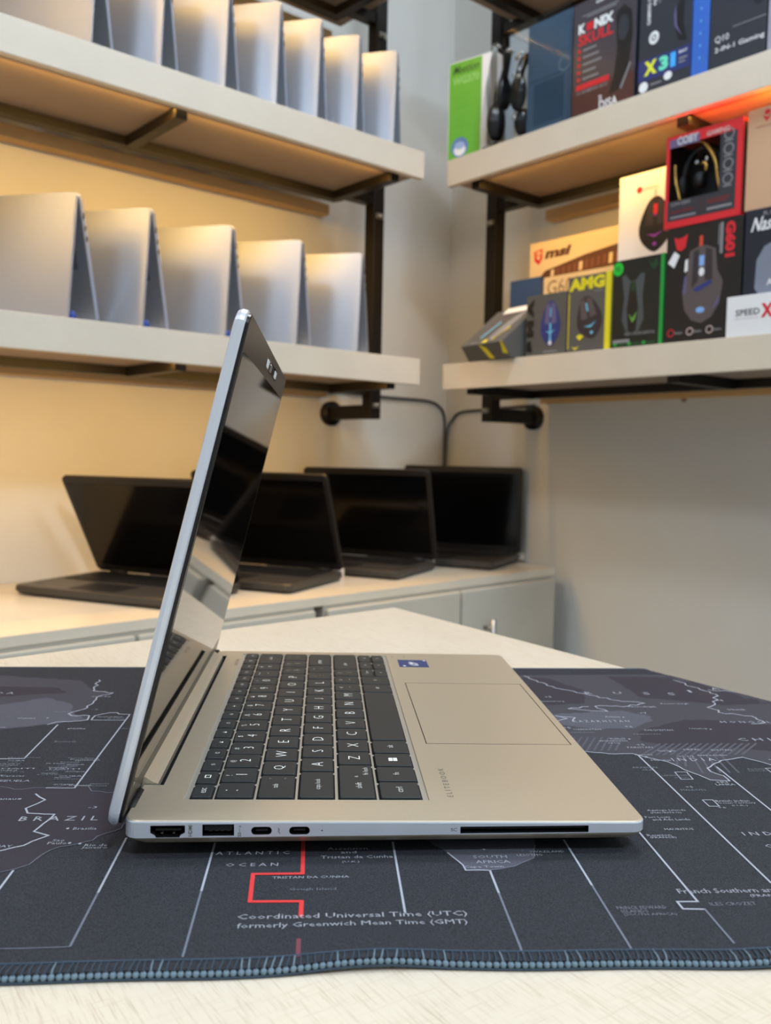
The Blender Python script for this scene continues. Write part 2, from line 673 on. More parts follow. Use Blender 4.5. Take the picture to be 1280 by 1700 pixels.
# side walls
ring = [i for i in range(NX + 1)] + [(j) * (NX + 1) + NX for j in range(1, NY + 1)] + \
       [NY * (NX + 1) + i for i in range(NX - 1, -1, -1)] + [j * (NX + 1) for j in range(NY - 1, 0, -1)]
for a, b in zip(ring, ring[1:] + ring[:1]):
    mb.f.append([a, b, b + n0, a + n0]); mb.m.append(0); mb.sm.append(False)
mb.build('mat_sheet', mat_e, lambda v: drape(v) - moff)

# printed land, lines and lettering
def sub_poly(mb, pts, z, m):
    """fill a polygon with a subdivided triangulation so that it can follow the drape"""
    from mathutils.geometry import delaunay_2d_cdt
    n = len(pts)
    vv, _, ff, _, _, _ = delaunay_2d_cdt([Vector((p[0], p[1])) for p in pts], [], [list(range(n))], 1, 1e-7)
    bm = bmesh.new()
    vs = [bm.verts.new((p[0], p[1], z)) for p in vv]
    for f in ff:
        bm.faces.new([vs[i] for i in f])
    # slice into cells
    for k in range(1, 60):
        x = MX0 + k * .015
        bmesh.ops.bisect_plane(bm, geom=bm.verts[:] + bm.edges[:] + bm.faces[:], plane_co=(x, 0, 0), plane_no=(1, 0, 0))
    for k in range(0, 28):
        y = MY0 + k * .015
        bmesh.ops.bisect_plane(bm, geom=bm.verts[:] + bm.edges[:] + bm.faces[:], plane_co=(0, y, 0), plane_no=(0, 1, 0))
    mb.bm(bm, m)


def rough_line(pts, amp=.0012, step=.004, seed=1):
    rnd = random.Random(seed)
    out = []
    for a, b in zip(pts, pts[1:]):
        a, b = Vector((*a, 0)), Vector((*b, 0))
        n = max(1, int((b - a).length / step))
        pr = (b - a).normalized()
        pr = Vector((-pr.y, pr.x, 0))
        for k in range(n):
            p = a.lerp(b, k / n)
            if k: p += pr * rnd.uniform(-amp, amp)
            out.append((p.x, p.y))
    out.append(pts[-1])
    return out


def clampm(p):
    return (min(max(p[0], MX0 + .004), MX1 - .004), min(max(p[1], MY0 + .004), MY1 - .004))


def stroke(mb, pts, wd, m, z=MT + .00025, step=.01):
    for i_, (a, b) in enumerate(zip(pts, pts[1:])):
        zz = z + (i_ % 3) * .000025
        a, b = Vector((*clampm(a), zz)), Vector((*clampm(b), zz))
        if (b - a).length < 1e-5: continue
        d = (b - a).normalized()
        n = Vector((-d.y, d.x, 0)) * wd / 2
        k = max(1, int((b - a).length / step))
        vs = []
        for i in range(k + 1):
            p = a.lerp(b, i / k)
            e = d * (wd * .35) * (-1 if i == 0 else 1 if i == k else 0)
            vs += [p + n + e, p - n + e]
        mb.add(vs, [(2 * i, 2 * i + 1, 2 * i + 3, 2 * i + 2) for i in range(k)], m)


pr = MB(); pr.flat = True
NAM = [(-.44, .505), (-.30, .50), (-.22, .512), (-.20, .525), (-.1659, .5394), (-.1447, .5486), (-.1459, .5577), (-.157, .562), (-.152, .575),
       (-.152, .601), (-.1437, .6112), (-.158, .618), (-.175, .645), (-.25, .662), (-.35, .664), (-.44, .66)]
SAM = [(-.137, .437), (-.125, .441), (-.115, .438), (-.112, .432), (-.100, .430), (-.088, .421), (-.084, .403), (-.090, .385),
       (-.1004, .374), (-.1054, .3712), (-.1122, .3667), (-.1163, .3543), (-.1211, .3502), (-.1256, .3478), (-.134, .338), (-.146, .315),
       (-.158, .310), (-.170, .335), (-.185, .375), (-.198, .405), (-.193, .435), (-.175, .455), (-.155, .448)]
EUR = [(.03, .66), (.03, .52), (.06, .512), (.10, .505), (.13, .497), (.1531, .4859), (.167, .4821), (.1773, .4827), (.1826, .4765), (.1922, .4693),
       (.1982, .454), (.2045, .4412), (.2142, .4395), (.2143, .4473), (.2101, .4538), (.2105, .4588), (.2238, .4706), (.2388, .4757),
       (.2489, .4633), (.262, .452), (.272, .44), (.285, .462), (.30, .475), (.33, .50), (.36, .54), (.42, .58), (.43, .65), (.36, .668), (.2, .664)]
SAF = [(.03, .46), (.03, .40), (.045, .375), (.0540, .3602), (.0588, .3485), (.0592, .3441), (.0684, .3438), (.0795, .3467), (.0894, .354), (.093, .366),
       (.098, .385), (.112, .41), (.118, .45), (.10, .48), (.06, .49)]
z1 = MT + .0001
sub_poly(pr, rough_line(NAM + NAM[:1], seed=2)[:-1], z1, LANDA)
sub_poly(pr, rough_line(SAM + SAM[:1], seed=3)[:-1], z1, LANDB)
sub_poly(pr, rough_line(EUR + EUR[:1], .0003, seed=4)[:-1], z1, LANDA)
sub_poly(pr, rough_line(SAF + SAF[:1], .0006, seed=5)[:-1], z1, LANDC)
z2 = MT + .00016
sub_poly(pr, rough_line([(-.25, .53), (-.20, .528), (-.165, .541), (-.146, .549), (-.158, .565), (-.165, .585), (-.185, .60), (-.205, .585), (-.225, .575), (-.25, .57), (-.25, .53)], seed=6)[:-1], z2, LANDC)
sub_poly(pr, rough_line([(-.33, .60), (-.24, .592), (-.205, .605), (-.175, .612), (-.185, .625), (-.24, .63), (-.33, .64), (-.33, .60)], seed=7)[:-1], z2, LANDB)
sub_poly(pr, rough_line([(.150, .56), (.20, .568), (.215, .555), (.213, .545), (.195, .53), (.168, .528), (.150, .538), (.150, .56)], seed=8)[:-1], z2, LANDC)
sub_poly(pr, rough_line([(.205, .492), (.19, .507), (.197, .525), (.235, .548), (.26, .545), (.30, .53), (.33, .51), (.31, .49), (.26, .487), (.24, .492), (.205, .492)], seed=9)[:-1], z2, LANDB)
sub_poly(pr, rough_line([(.22, .66), (.30, .655), (.36, .62), (.34, .59), (.28, .58), (.225, .60), (.22, .66)], seed=10)[:-1], z2, LANDB)
sub_poly(pr, rough_line([(.10, .655), (.17, .655), (.19, .62), (.18, .585), (.13, .58), (.10, .60), (.10, .655)], seed=11)[:-1], z2, LANDB)
# hatched India and Iran
for k in range(15):
    x = .186 + k * .0042
    stroke(pr, [(x - .004, .4805), (x + .014, .500)], .0012, LANDC, MT + .0002)
    if k > 2 and k < 10: stroke(pr, [(x - .006 + .0008 * k, .4625 if k < 5 else .452), (x + .004, .4800)], .0012, LANDC, MT + .0002)
for k in range(8):
    x = .140 + k * .0042
    stroke(pr, [(x, .4885), (x + .012, .512)], .0012, LANDC, MT + .0002)
# time-zone meridians
V = lambda x, ya, yb, wd=.0009, m=LINE: stroke(pr, [(x, ya), (x, yb)], wd, m)
V(-.1598, .479, .539); V(-.1213, .436, .5605); V(-.0833, .33, .378); V(-.0833, .294, .33, .0008, LINEF)
V(-.0447, .33, .372); V(-.0447, .287, .33, .0008, LINEF); V(-.121, .325, .349)
V(.0316, .312, .371); V(.0690, .325, .3435); V(.0690, .284, .325, .0008, LINEF)
V(.1070, .330, .372); V(.1070, .286, .330, .0008, LINEF)
stroke(pr, [(.1433, .40), (.1437, .3163), (.1357, .3165), (.1358, .3112), (.1440, .3106)], .0009, LINE)
stroke(pr, [(.1440, .3106), (.1442, .289)], .0008, LINEF)
V(.1796, .330, .4805); V(.2167, .36, .4604); V(.255, .37, .455); V(.293, .38, .45)
stroke(pr, [(-.26, .479), (-.1598, .479)], .0009, LINE)
stroke(pr, [(-.135, .4365), (-.1213, .436)], .0007, LINE)
stroke(pr, [(-.112, .2935), (-.083, .294)], .0004, LINEF)
# red prime meridian
stroke(pr, [(-.0070, .3728), (-.0066, .3432), (-.0262, .3434), (-.0256, .3217), (-.0064, .3213), (-.0064, .3107)], .0017, REDL)
stroke(pr, [(-.0067, .2949), (-.0066, .2846)], .0016, REDF)
# jagged borders
J = lambda pts, wd=.0009, m=LINE, sd=1, amp=.0012: stroke(pr, rough_line(pts, amp, .0035, sd), wd, m)
J([(-.1377, .4288), (-.1308, .4212), (-.1366, .4111), (-.1339, .4056), (-.1214, .404), (-.1239, .3896), (-.1247, .3855), (-.1171, .3813), (-.1244, .3717), (-.134, .366), (-.15, .362)], amp=.0006, sd=21)
J([(-.1618, .6461), (-.1584, .6163), (-.1437, .6112), (-.1519, .6012), (-.1517, .5753), (-.1599, .5621), (-.1569, .5578), (-.1459, .5577), (-.1447, .5486), (-.1621, .5446), (-.1659, .5394)], sd=22)
J([(-.1422, .5485), (-.1422, .5577), (-.1345, .5641), (-.1302, .5641), (-.1282, .5611), (-.1213, .5605)], sd=23, amp=.0004)
stroke(pr, [(-.1422, .5485), (-.1213, .5482)], .0008, LINE)
J([(.13, .497), (.1531, .4859), (.167, .4821), (.1773, .4827), (.1826, .4765), (.1922, .4693), (.1982, .454), (.2045, .4412), (.2142, .4395), (.2143, .4473), (.2101, .4538), (.2105, .4588), (.2238, .4706), (.2388, .4757), (.2489, .4633), (.262, .452), (.272, .44), (.285, .462), (.30, .475)], .0008, LINE, 24, .0005)
J([(.125, .640), (.137, .632), (.131, .618), (.140, .610), (.12, .600), (.105, .597)], sd=25, amp=.0008)
J([(.155, .660), (.170, .625), (.190, .605), (.205, .592), (.222, .585), (.208, .578), (.185, .578), (.19, .566), (.175, .569), (.165, .572), (.18, .577)], sd=26, amp=.0015)
J([(.268, .648), (.275, .628), (.283, .608), (.272, .585), (.262, .575), (.268, .56), (.283, .555), (.285, .54), (.275, .538)], sd=27, amp=.002)
J([(.283, .62), (.305, .615), (.31, .60), (.325, .608), (.345, .61)], sd=28, amp=.002)
J([(.31, .565), (.33, .575), (.325, .59), (.345, .592)], sd=29, amp=.002)
J([(.150, .545), (.158, .550), (.152, .556), (.164, .552), (.160, .544)], sd=30, amp=.001)
J(SAM[:9], .0004, LINEF, 31); J(SAM[8:18], .0004, LINEF, 32)
J([(-.175, .455), (-.165, .44), (-.15, .435), (-.137, .437)], .0004, LINEF, 33)
J([(.0540, .3602), (.0588, .3485), (.0592, .3441), (.0684, .3438)], .0007, LINE, 34, .0004)
J([(.0684, .3438), (.0795, .3467), (.0894, .354), (.093, .366)], .0004, LINEF, 35, .0004)
for bx in ([(.1901, .4532), (.1966, .4531), (.1956, .4423), (.1892, .4424)], [(.1885, .4147), (.1937, .4146), (.1935, .4065), (.1885, .4066)], [(.243, .447), (.252, .447), (.252, .458), (.243, .458)]):
    stroke(pr, bx + bx[:1], .0006, LINE)

MTX = [  # text, x, y, width, height, faint
    ('Coordinated Universal Time (UTC)', -.0291, .3080, .0834, .0044, 0), ('formerly Greenwich Mean Time (GMT)', -.0287, .3022, .0822, .0042, 0),
    ('A T L A N T I C', -.0431, .3605, .0306, .0030, 0), ('O C E A N', -.0378, .3500, .0211, .0028, 0),
    ('TRISTAN DA CUNHA', -.0184, .3392, .0303, .0018, 0), ('Gough Island', -.0113, .3290, .0179, .0024, 1),
    ('Ascension', .0034, .3640, .0170, .0022, 0), ('and', .0090, .3605, .0065, .0022, 0), ('Tristan da Cunha', .0006, .3560, .0300, .0026, 0), ('(U.K.)', .0093, .3518, .0072, .0018, 0),
    ('SOUTH', .0641, .3545, .0143, .0026, 0), ('AFRICA', .0645, .3500, .0143, .0026, 0), ('Cape Town', .0589, .3455, .0163, .0024, 0),
    ('Johannesburg', .0680, .3608, .0190, .0020, 1), ('LESOTHO', .0830, .3560, .0110, .0020, 0), ('SWAZILAND', .0890, .3590, .0150, .0018, 0), ('AR', .1330, .3730, .004, .0020, 1),
    ('B R A Z I L', -.1353, .3968, .0349, .0048, 0), ('-3', -.1082, .4105, .0041, .0024, 0), ('Brasilia', -.1085, .3868, .0102, .0026, 0), ('Sao', -.1138, .3752, .0050, .0022, 0),
    ('Paulo', -.1151, .3724, .0079, .0024, 0), ('Rio de', -.0991, .3700, .0094, .0024, 0), ('Janeiro', -.0998, .3674, .0107, .0024, 0), ('PARAGUAY', -.1480, .3700, .0190, .0022, 0),
    ('URUGUAY', -.1430, .3455, .0130, .0018, 1), ('VENEZUELA', -.1700, .4450, .0240, .0024, 0), ('Manaus', -.1560, .4215, .0130, .0026, 0), ('Caracas', -.163, .4520, .0120, .0022, 0),
    ('GUYANA', -.1330, .4400, .0100, .0016, 0), ('SURINAME', -.1250, .4385, .0110, .0016, 0), ('FRENCH', -.1150, .4405, .0090, .0016, 1), ('GUIANA', -.1145, .4380, .0085, .0014, 1),
    ('French Southern and Antarctic Lands', .1391, .3225, .0720, .0036, 0), ('(FRANCE)', .1660, .3185, .0150, .0026, 0), ('ILES CROZET', .1475, .3130, .0180, .0024, 1),
    ('PRINCE EDWARD', .1110, .3115, .0190, .0022, 1), ('ISLANDS', .1120, .3090, .0100, .0020, 1), ('(SOUTH AFRICA)', .1120, .3065, .0200, .0020, 1),
    ('I N D I A N', .1900, .3735, .0290, .0036, 0), ('O C E A N', .1940, .3610, .0240, .0034, 0),
    ('MAURITIUS', .1561, .3800, .0135, .0020, 0), ('Reunion', .1457, .3738, .0110, .0022, 0), ('(FRANCE)', .1462, .3712, .0120, .0022, 0),
    ('Agalega Islands', .1558, .4010, .0190, .0022, 0), ('(MAURITIUS)', .1565, .3982, .0150, .0020, 0), ('Port Louis', .1520, .3935, .0120, .0020, 0), ('and Ade Lande', .1545, .3905, .0180, .0022, 0),
    ('British Indian', .1945, .4120, .0170, .0022, 0), ('Ocean Territory', .1945, .4090, .0190, .0024, 0), ('(U.K.)', .200, .4062, .0080, .0018, 0), ('+6', .1920, .4040, .0040, .0018, 0),
    ('MALDIVES', .1830, .4265, .0130, .0022, 1), ('+5', .1870, .4305, .0040, .0022, 0), ('LAKSHADWEEP', .1810, .4470, .0160, .0020, 1), ('(INDIA)', .1865, .4438, .0080, .0018, 1),
    ('I N D I A', .1963, .4700, .0248, .0048, 0), ('+5 1/2', .2020, .4760, .0090, .0028, 0), ('SRI', .2060, .4368, .0060, .0022, 0), ('LANKA', .2045, .4335, .0100, .0024, 0),
    ('ARABIAN', .1690, .4590, .0140, .0024, 1), ('SEA', .1735, .4555, .0060, .0022, 1), ('PAKISTAN', .1780, .4920, .0150, .0026, 0), ('Karachi', .1780, .4795, .0100, .0024, 0), ('+5', .1850, .4965, .0050, .0028, 0),
    ('+4 1/2', .1690, .5000, .0070, .0024, 0), ('AFGHANISTAN', .1650, .5040, .0170, .0022, 0), ('Kabul', .1730, .5080, .0090, .0024, 0), ('New Delhi', .1940, .4860, .0100, .0026, 0),
    ('NEPAL', .2100, .4880, .0100, .0024, 0), ('BHUTAN', .2260, .4870, .0120, .0022, 0), ('BANGLADESH', .2140, .4780, .0170, .0022, 0), ('Mumbai', .1840, .4705, .0110, .0022, 0),
    ('K A Z A K H S T A N', .1603, .5420, .0366, .0042, 0), ('Astana', .1840, .5520, .0100, .0034, 0), ('+6', .1900, .5310, .0050, .0034, 0), ('+5', .1500, .5290, .0050, .0034, 0), ('UZBEKISTAN', .1560, .5260, .0170, .0024, 0),
    ('TURKMENISTAN', .1500, .5200, .0170, .0024, 1), ('KYRGYZSTAN', .2000, .5240, .0180, .0028, 0), ('TAJIKISTAN', .1900, .5160, .0170, .0026, 1), ('Urumqi', .2300, .5265, .0110, .0030, 0),
    ('C H I N A', .2508, .5045, .0400, .0050, 0), ('+8', .2700, .4950, .0060, .0036, 0), ('M O N G O L I A', .2560, .5400, .0420, .0036, 0), ('Novosibirsk', .2080, .5750, .0190, .0034, 0), ('Krasnoyarsk', .2330, .5820, .0200, .0034, 0),
    ('R', .1880, .6080, .0050, .0060, 0), ('U', .2090, .6080, .0055, .0060, 0), ('S', .2300, .6070, .0050, .0060, 0), ('S', .2480, .6060, .0050, .0060, 0), ('I', .2660, .6130, .0020, .0060, 0), ('A', .2860, .6200, .0060, .0060, 0),
    ('+7', .2100, .5600, .0050, .0034, 0), ('+8', .2760, .5900, .0050, .0040, 0), ('Irkutsk', .2740, .5680, .0120, .0034, 0), ('Yekaterinburg', .1440, .5880, .0230, .0030, 0), ('+5', .1560, .5990, .0050, .0036, 0), ('Samara', .105, .60, .014, .003, 0),
    ('Myanmar', .2520, .4700, .0140, .0024, 0), ('(BURMA)', .2540, .4665, .0110, .0022, 0), ('Andaman', .2320, .4560, .0120, .0020, 1), ('Islands', .2320, .4535, .0100, .0018, 1),
    ('Nicobar', .2440, .4400, .0110, .0020, 1), ('OMAN', .1370, .4790, .0080, .0022, 0), ('YEMEN', .126, .466, .010, .0022, 1),
    ('Ottawa', -.1880, .5510, .0110, .0030, 0), ('Halifax', -.1500, .5300, .0090, .0026, 0), ('Boston', -.2000, .5330, .0110, .0026, 0), ('New York', -.2080, .5270, .0130, .0026, 0), ('UNITED STATES', -.2300, .5180, .0260, .0028, 0),
    ('Quebec', -.1700, .5650, .0110, .0026, 1), ('Goose Bay', -.1560, .6000, .0130, .0030, 0), ('C A N A D A', -.2500, .6080, .0400, .0050, 0), ('-4', -.1480, .5700, .0040, .0026, 1), ('Bermuda', -.1520, .5060, .0120, .0026, 1),
    ('Newfoundland', -.1400, .5540, .0150, .0020, 0), ('St. John\'s', -.1330, .5510, .0100, .0020, 0), ('Azores', -.120, .53, .01, .0024, 1),
]
rnd = random.Random(5)
for s, x, y, w_, h_, fa in MTX:
    put_text(pr, s, (x, y, MT + .0003), (1, 0, 0), (0, 1, 0), w_, h_, TXTF if fa else TXT, bold=.0, res=1)
# small place-name columns left of the laptop
names = ['Puerto Rico', 'Dominica', 'Martinique', 'Barbados', 'St. Lucia', 'Grenada', 'Aruba', 'Trinidad', 'HAITI', 'JAMAICA', 'Antigua', 'Curacao', 'Tobago', 'CUBA', 'Anguilla', 'Montserrat']
for k, s in enumerate(names):
    put_text(pr, s, (-.143 + rnd.uniform(-.003, .012), .4790 - k * .0021, MT + .0003), (1, 0, 0), (0, 1, 0), rnd.uniform(.008, .016), .0013, TXT if k % 3 else TXTF, bold=.01, res=1)
    put_text(pr, names[-k - 1], (-.176 + rnd.uniform(-.004, .010), .4800 - k * .0024, MT + .0003), (1, 0, 0), (0, 1, 0), rnd.uniform(.008, .018), .0013, TXTF if k % 3 == 0 else TXT, bold=.01, res=1)
for k in range(6):
    stroke(pr, [(-.139, .4700 - k * .0025), (-.129, .4745 - k * .0015)], .0003, LINEF)
for x, y in [(-.1110, .3883), (-.1060, .3735), (-.1015, .3728), (-.1430, .4225), (.0700, .3627), (.1835, .4772), (.2005, .4855), (.2430, .5270), (.1960, .5525), (.1845, .5085), (.2230, .5755), (.2500, .5825), (-.17, .553), (-.196, .5345), (-.151, .531)]:
    pts = [(x + .0007 * math.cos(a * math.pi / 4), y + .0009 * math.sin(a * math.pi / 4), MT + .0003) for a in range(8)]
    pr.add(pts, [tuple(range(8))], TXT)
pr.build('map_print', mat_e, lambda v: drape(v) - moff)

# overlocked edge
st = MB()
stp = .0024
n = int((MX1 - MX0) / stp)
for i in range(n):
    x = MX0 + i * stp + random.uniform(-.0001, .0001)
    if -.16 < x < .2:
        st.ell((x, MY0 - .0006, .0018), .00118, .0011, .0011, STITCH, nu=8, nv=5)
    # thread bars running back over the edge
    if -.16 < x < .2:
        m_ = STITCH if random.random() < .22 else STITCHD
        lean = random.uniform(-.0004, .0012)
        st.tube([(x, MY0 - .0008, .0026), (x + lean * .5, MY0 + .0012, .0034), (x + lean, MY0 + .0050, .0032)], .00032, m_, 5)
st.tube([(MX0 + (MX1 - MX0) * k / 200, MY0 - .0012, .0006) for k in range(201)], .00045, STITCHD, 6)
st.tube([(MX0 + (MX1 - MX0) * k / 200, MY0 + .0052, .0031) for k in range(201)], .0005, STITCHD, 6)
for yy, xx in ((MY1, None),):
    st.tube([(MX0 + (MX1 - MX0) * k / 200, MY1, .0018) for k in range(201)], .0016, STITCHD, 8)
st.tube([(MX1, MY0 + (MY1 - MY0) * k / 80, .0018) for k in range(81)], .0016, STITCHD, 8)
st.tube([(MX0, MY0 + (MY1 - MY0) * k / 80, .0018) for k in range(81)], .0016, STITCHD, 8)
st.build('stitched_edge', mat_e, lambda v: drape(v) - moff)

# ------------------------------------------------------------------ main laptop
LX, LY = -.0800, .3565         # world position of the base's near rear corner
LD, LW = .2185, .3135          # depth (x) and width (y)
u_ = .992


def lx(x): return x * u_ - LX
def ly(y): return y * u_ - LY


lap = empty('laptop', (LX, LY, 0), 0, 'open silver laptop seen from its left side on the map mat', 'laptop')
ZT0, ZT1 = .01985, .01745      # deck height at hinge side and at front edge
zt = lambda x: ZT0 + (ZT1 - ZT0) * x / LD


def dz(dx=0.0):
    return lambda x: zt(x) + dx


body = MB()
rings = []
for dzz, ins in ((0, .0007), (-.0004, .0002), (-.0009, 0)):
    rings.append(rrect(ins, LD - ins, ins, LW - ins, .006, dz(dzz)))
zb_ = lambda x: .0125 + .0003 * x / LD
rings.append(rrect(0, LD, 0, LW, .006, zb_))
rings.append(rrect(.0006, LD - .0006, .0006, LW - .0006, .006, lambda x: .0117))
rings.append(rrect(.004, LD - .004, .003, LW - .003, .006, .0095))
rings.append(rrect(.012, LD - .014, .010, LW - .010, .006, .0062))
# split: side faces use a bluer copy, cool light put into its colour
body.loft(rings, ALU)
bobj = body.build('base', lap)


def slab(x0, x1, y0, y1, zf0, zf1, m=DARKG, ch=0):
    """solid between z functions, outline rectangle with optional chamfer"""
    mb = MB()
    o = [(x0 + ch, y0), (x1 - ch, y0), (x1, y0 + ch), (x1, y1 - ch), (x1 - ch, y1), (x0 + ch, y1), (x0, y1 - ch), (x0, y0 + ch)] if ch else [(x0, y0), (x1, y0), (x1, y1), (x0, y1)]
    mb.loft([[(x, y, zf0(x)) for x, y in o], [(x, y, zf1(x)) for x, y in o]], m)
    return mb


KX0, KX1, KY0, KY1 = lx(-.0598), lx(.0486), ly(.3822), ly(.6656)
cuts = [slab(KX0, KX1, KY0, KY1, dz(-.0010), dz(.002), ALUD)]
SX0, SX1, SY0, SY1 = -.004, .0094, ly(.3990), ly(.6580)
cuts.append(slab(SX0, SX1, SY0, SY1, dz(-.0045), dz(.002), DARKG))
TX0, TX1, TY0, TY1 = lx(.0564), lx(.1345), ly(.4600), ly(.5855)
g = .0005
for a in ((TX0 - g, TX0, TY0 - g, TY1 + g), (TX1, TX1 + g, TY0 - g, TY1 + g), (TX0, TX1, TY0 - g, TY0), (TX0, TX1, TY1, TY1 + g)):
    cuts.append(slab(*a, dz(-.0006), dz(.001), DARKG))
# ports on the near side (x, z in world, y through the wall)
def pbox(x0, x1, z0, z1, d=.008, r=0, shape=None):
    mb = MB()
    if shape:
        pts = shape
    elif r:
        pts = []
        for cx, cz, a0 in ((x1 - r, z0 + r, -90), (x1 - r, z1 - r, 0), (x0 + r, z1 - r, 90), (x0 + r, z0 + r, 180)):
            for k in range(6):
                a = R(a0 + 18 * k)
                pts.append((cx + r * math.cos(a), cz + r * math.sin(a)))
    else:
        pts = [(x0, z0), (x1, z0), (x1, z1), (x0, z1)]
    mb.prism([(x - LX, z) for x, z in pts], -.004, d, PORT)
    return mb


hd = [(-.0690, .0180), (-.0690, .0150), (-.0672, .0140), (-.0667, .0130), (-.0573, .0130), (-.0568, .0140), (-.0550, .0150), (-.0550, .0180)]
hd = [(x, z - .0003) for x, z in hd]
cuts += [pbox(0, 0, 0, 0, shape=hd), pbox(-.0480, -.0351, .0132, .0180), pbox(-.0281, -.0197, .0135, .0168, r=.0016),
         pbox(-.0126, -.0041, .0134, .0167, r=.0016), pbox(.0006, .0012, .0147, .0153, r=.0003, d=.002), pbox(.0586, .1132, .0131, .0160)]
cut(bobj, cuts)
bobj.data.materials.append(ALU_LIT)
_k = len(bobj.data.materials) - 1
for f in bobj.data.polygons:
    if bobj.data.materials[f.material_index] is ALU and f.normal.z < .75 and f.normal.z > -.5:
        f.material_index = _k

# port insides
p = MB()
p.box(-.0672 - LX, .0015, .0150, -.0568 - LX, .007, .0160, BLACKM)
p.box(-.0650 - LX, .0012, .0138, -.0640 - LX, .004, .0142, PORTC); p.box(-.0602 - LX, .0012, .0138, -.0592 - LX, .004, .0142, PORTC)
p.build('hdmi_port', lap)
p = MB(); p.box(-.0472 - LX, .0012, .0150, -.0359 - LX, .0075, .0172, BLACKM)
for k in range(4): p.box(-.0455 - LX + k * .0025, .0014, .0147, -.0443 - LX + k * .0025, .006, .01495, PORTC)
p.build('usb_port', lap)
for x0 in (-.0281, -.0126):
    p = MB(); p.box(x0 + .0018 - LX, .001, .0146, x0 + .0066 - LX, .006, .0156, BLACKM); p.build('usb_c_port', lap)
p = MB(); p.box(.0590 - LX, .003, .0137, .1128 - LX, .0075, .0150, BLACKM); p.build('card_slot', lap)
# printing on the side
p = MB(); p.flat = True
yS = -.0001
put_text(p, 'HDMI', (-.0521 - LX, yS, .0131), (0, 0, 1), (-1, 0, 0), .0047, .0016, LEGD, .02)
put_text(p, 'SS', (-.0322 - LX, yS, .0128), (0, 0, 1), (-1, 0, 0), .0018, .0014, LEGD, .02)
put_text(p, '4', (-.0322 - LX, yS, .0166), (0, 0, 1), (-1, 0, 0), .0008, .0009, LEGD, .02)
p.add([(-.0330 - LX, yS, .0147), (-.0328 - LX, yS, .0147), (-.0328 - LX, yS, .0163), (-.0330 - LX, yS, .0163)], [(0, 1, 2, 3)], LEGD)
zig = [(-.0163, .0139), (-.0172, .0151), (-.0166, .0151), (-.0170, .0163)]
for a, b in zip(zig, zig[1:]):
    dx = .00018
    p.add([(a[0] - dx - LX, yS, a[1]), (a[0] + dx - LX, yS, a[1]), (b[0] + dx - LX, yS, b[1]), (b[0] - dx - LX, yS, b[1])], [(0, 1, 2, 3)], LEGD)
put_text(p, 'SC', (.0546 - LX, yS, .0141), (1, 0, 0), (0, 0, 1), .0026, .0014, LEGD, .01)
p.build('port_marking', lap)
for fx, fy in ((.03, .02), (.03, LW - .02), (LD - .03, .02), (LD - .03, LW - .02)):
    p = MB(); p.cyl((fx, fy, .0036), (fx, fy, .0066), .006, BLACKM, 16); p.build('rubber_foot', lap)
# touchpad inlay, flush with the deck
p = MB()
p.loft([[(x, y, zt(x) + q) for x, y in ((TX0 + .0001, TY0 + .0001), (TX1 - .0001, TY0 + .0001), (TX1 - .0001, TY1 - .0001), (TX0 + .0001, TY1 - .0001))] for q in (-.0006, -.00002)], PAD)
p.build('touchpad', lap)
# keyboard pan lining with a light raised rim
p = MB()
o_ = [(KX0, KY0), (KX1, KY0), (KX1, KY1), (KX0, KY1)]
p.loft([[(x, y, zt(x) - .00101) for x, y in o_], [(x, y, zt(x) - .0007) for x, y in [(KX0, KY0), (KX1, KY0), (KX1, KY1), (KX0, KY1)]]], ALUD)
p.build('keyboard_pan', lap)


def key(row_x, ya, yb, legends, wdt=None):
    """one keycap: row_x = (x0,x1) world-plan coordinates; legends = (text, fx, fy, size[, rot])"""
    x0, x1 = lx(row_x[0]), lx(row_x[1])
    y0, y1 = ly(ya), ly(yb)
    mb = MB()
    # dark well under the cap with clipped corners
    o = .0007; ch = .0013
    oc = [(x0 - o + ch, y0 - o), (x1 + o - ch, y0 - o), (x1 + o, y0 - o + ch), (x1 + o, y1 + o - ch), (x1 + o - ch, y1 + o), (x0 - o + ch, y1 + o), (x0 - o, y1 + o - ch), (x0 - o, y0 - o + ch)]
    mb.loft([[(x, y, zt(x) - q) for x, y in oc] for q in (.0007, .00062)], DARKG)
    r = .0009
    rings = []
    for q, ins in ((-.0006, 0), (.0004, .00005), (.00068, .00035)):
        rings.append(rrect(x0 + ins, x1 - ins, y0 + ins, y1 - ins, r, dz(q), 3))
    mb.loft(rings, KEY)
    ob = mb.build('key', lap)
    lg = MB(); lg.flat = True
    for L in legends:
        t, fx, fy, h = L[:4]
        vs, fs, tw, th = text_mesh(t, -.018, 2)
        ww = h * tw / th if len(t) > 1 or t in 'WM' else h * tw / th
        cx = x0 + (x1 - x0) * fx
        cy = y0 + (y1 - y0) * fy
        z = zt(cx) + .00074
        pts = []
        for (a, b) in vs:
            X = cx - (b - .5) * h
            pts.append((X, cy + (a - .5) * ww, zt(X) + .00074))
        lg.add(pts, fs, LEG)
    if lg.f:
        lg.build('legend', ob)
    return ob


RN = (-.0460, -.0301); RQ = (-.0277, -.0119); RA = (-.0094, .0060); RZ = (.0087, .0246); RB = (.0270, .0452); RF = (-.0568, -.0481)
GY = .0009
Ys, Ye = .3835, .6643
H = .0056
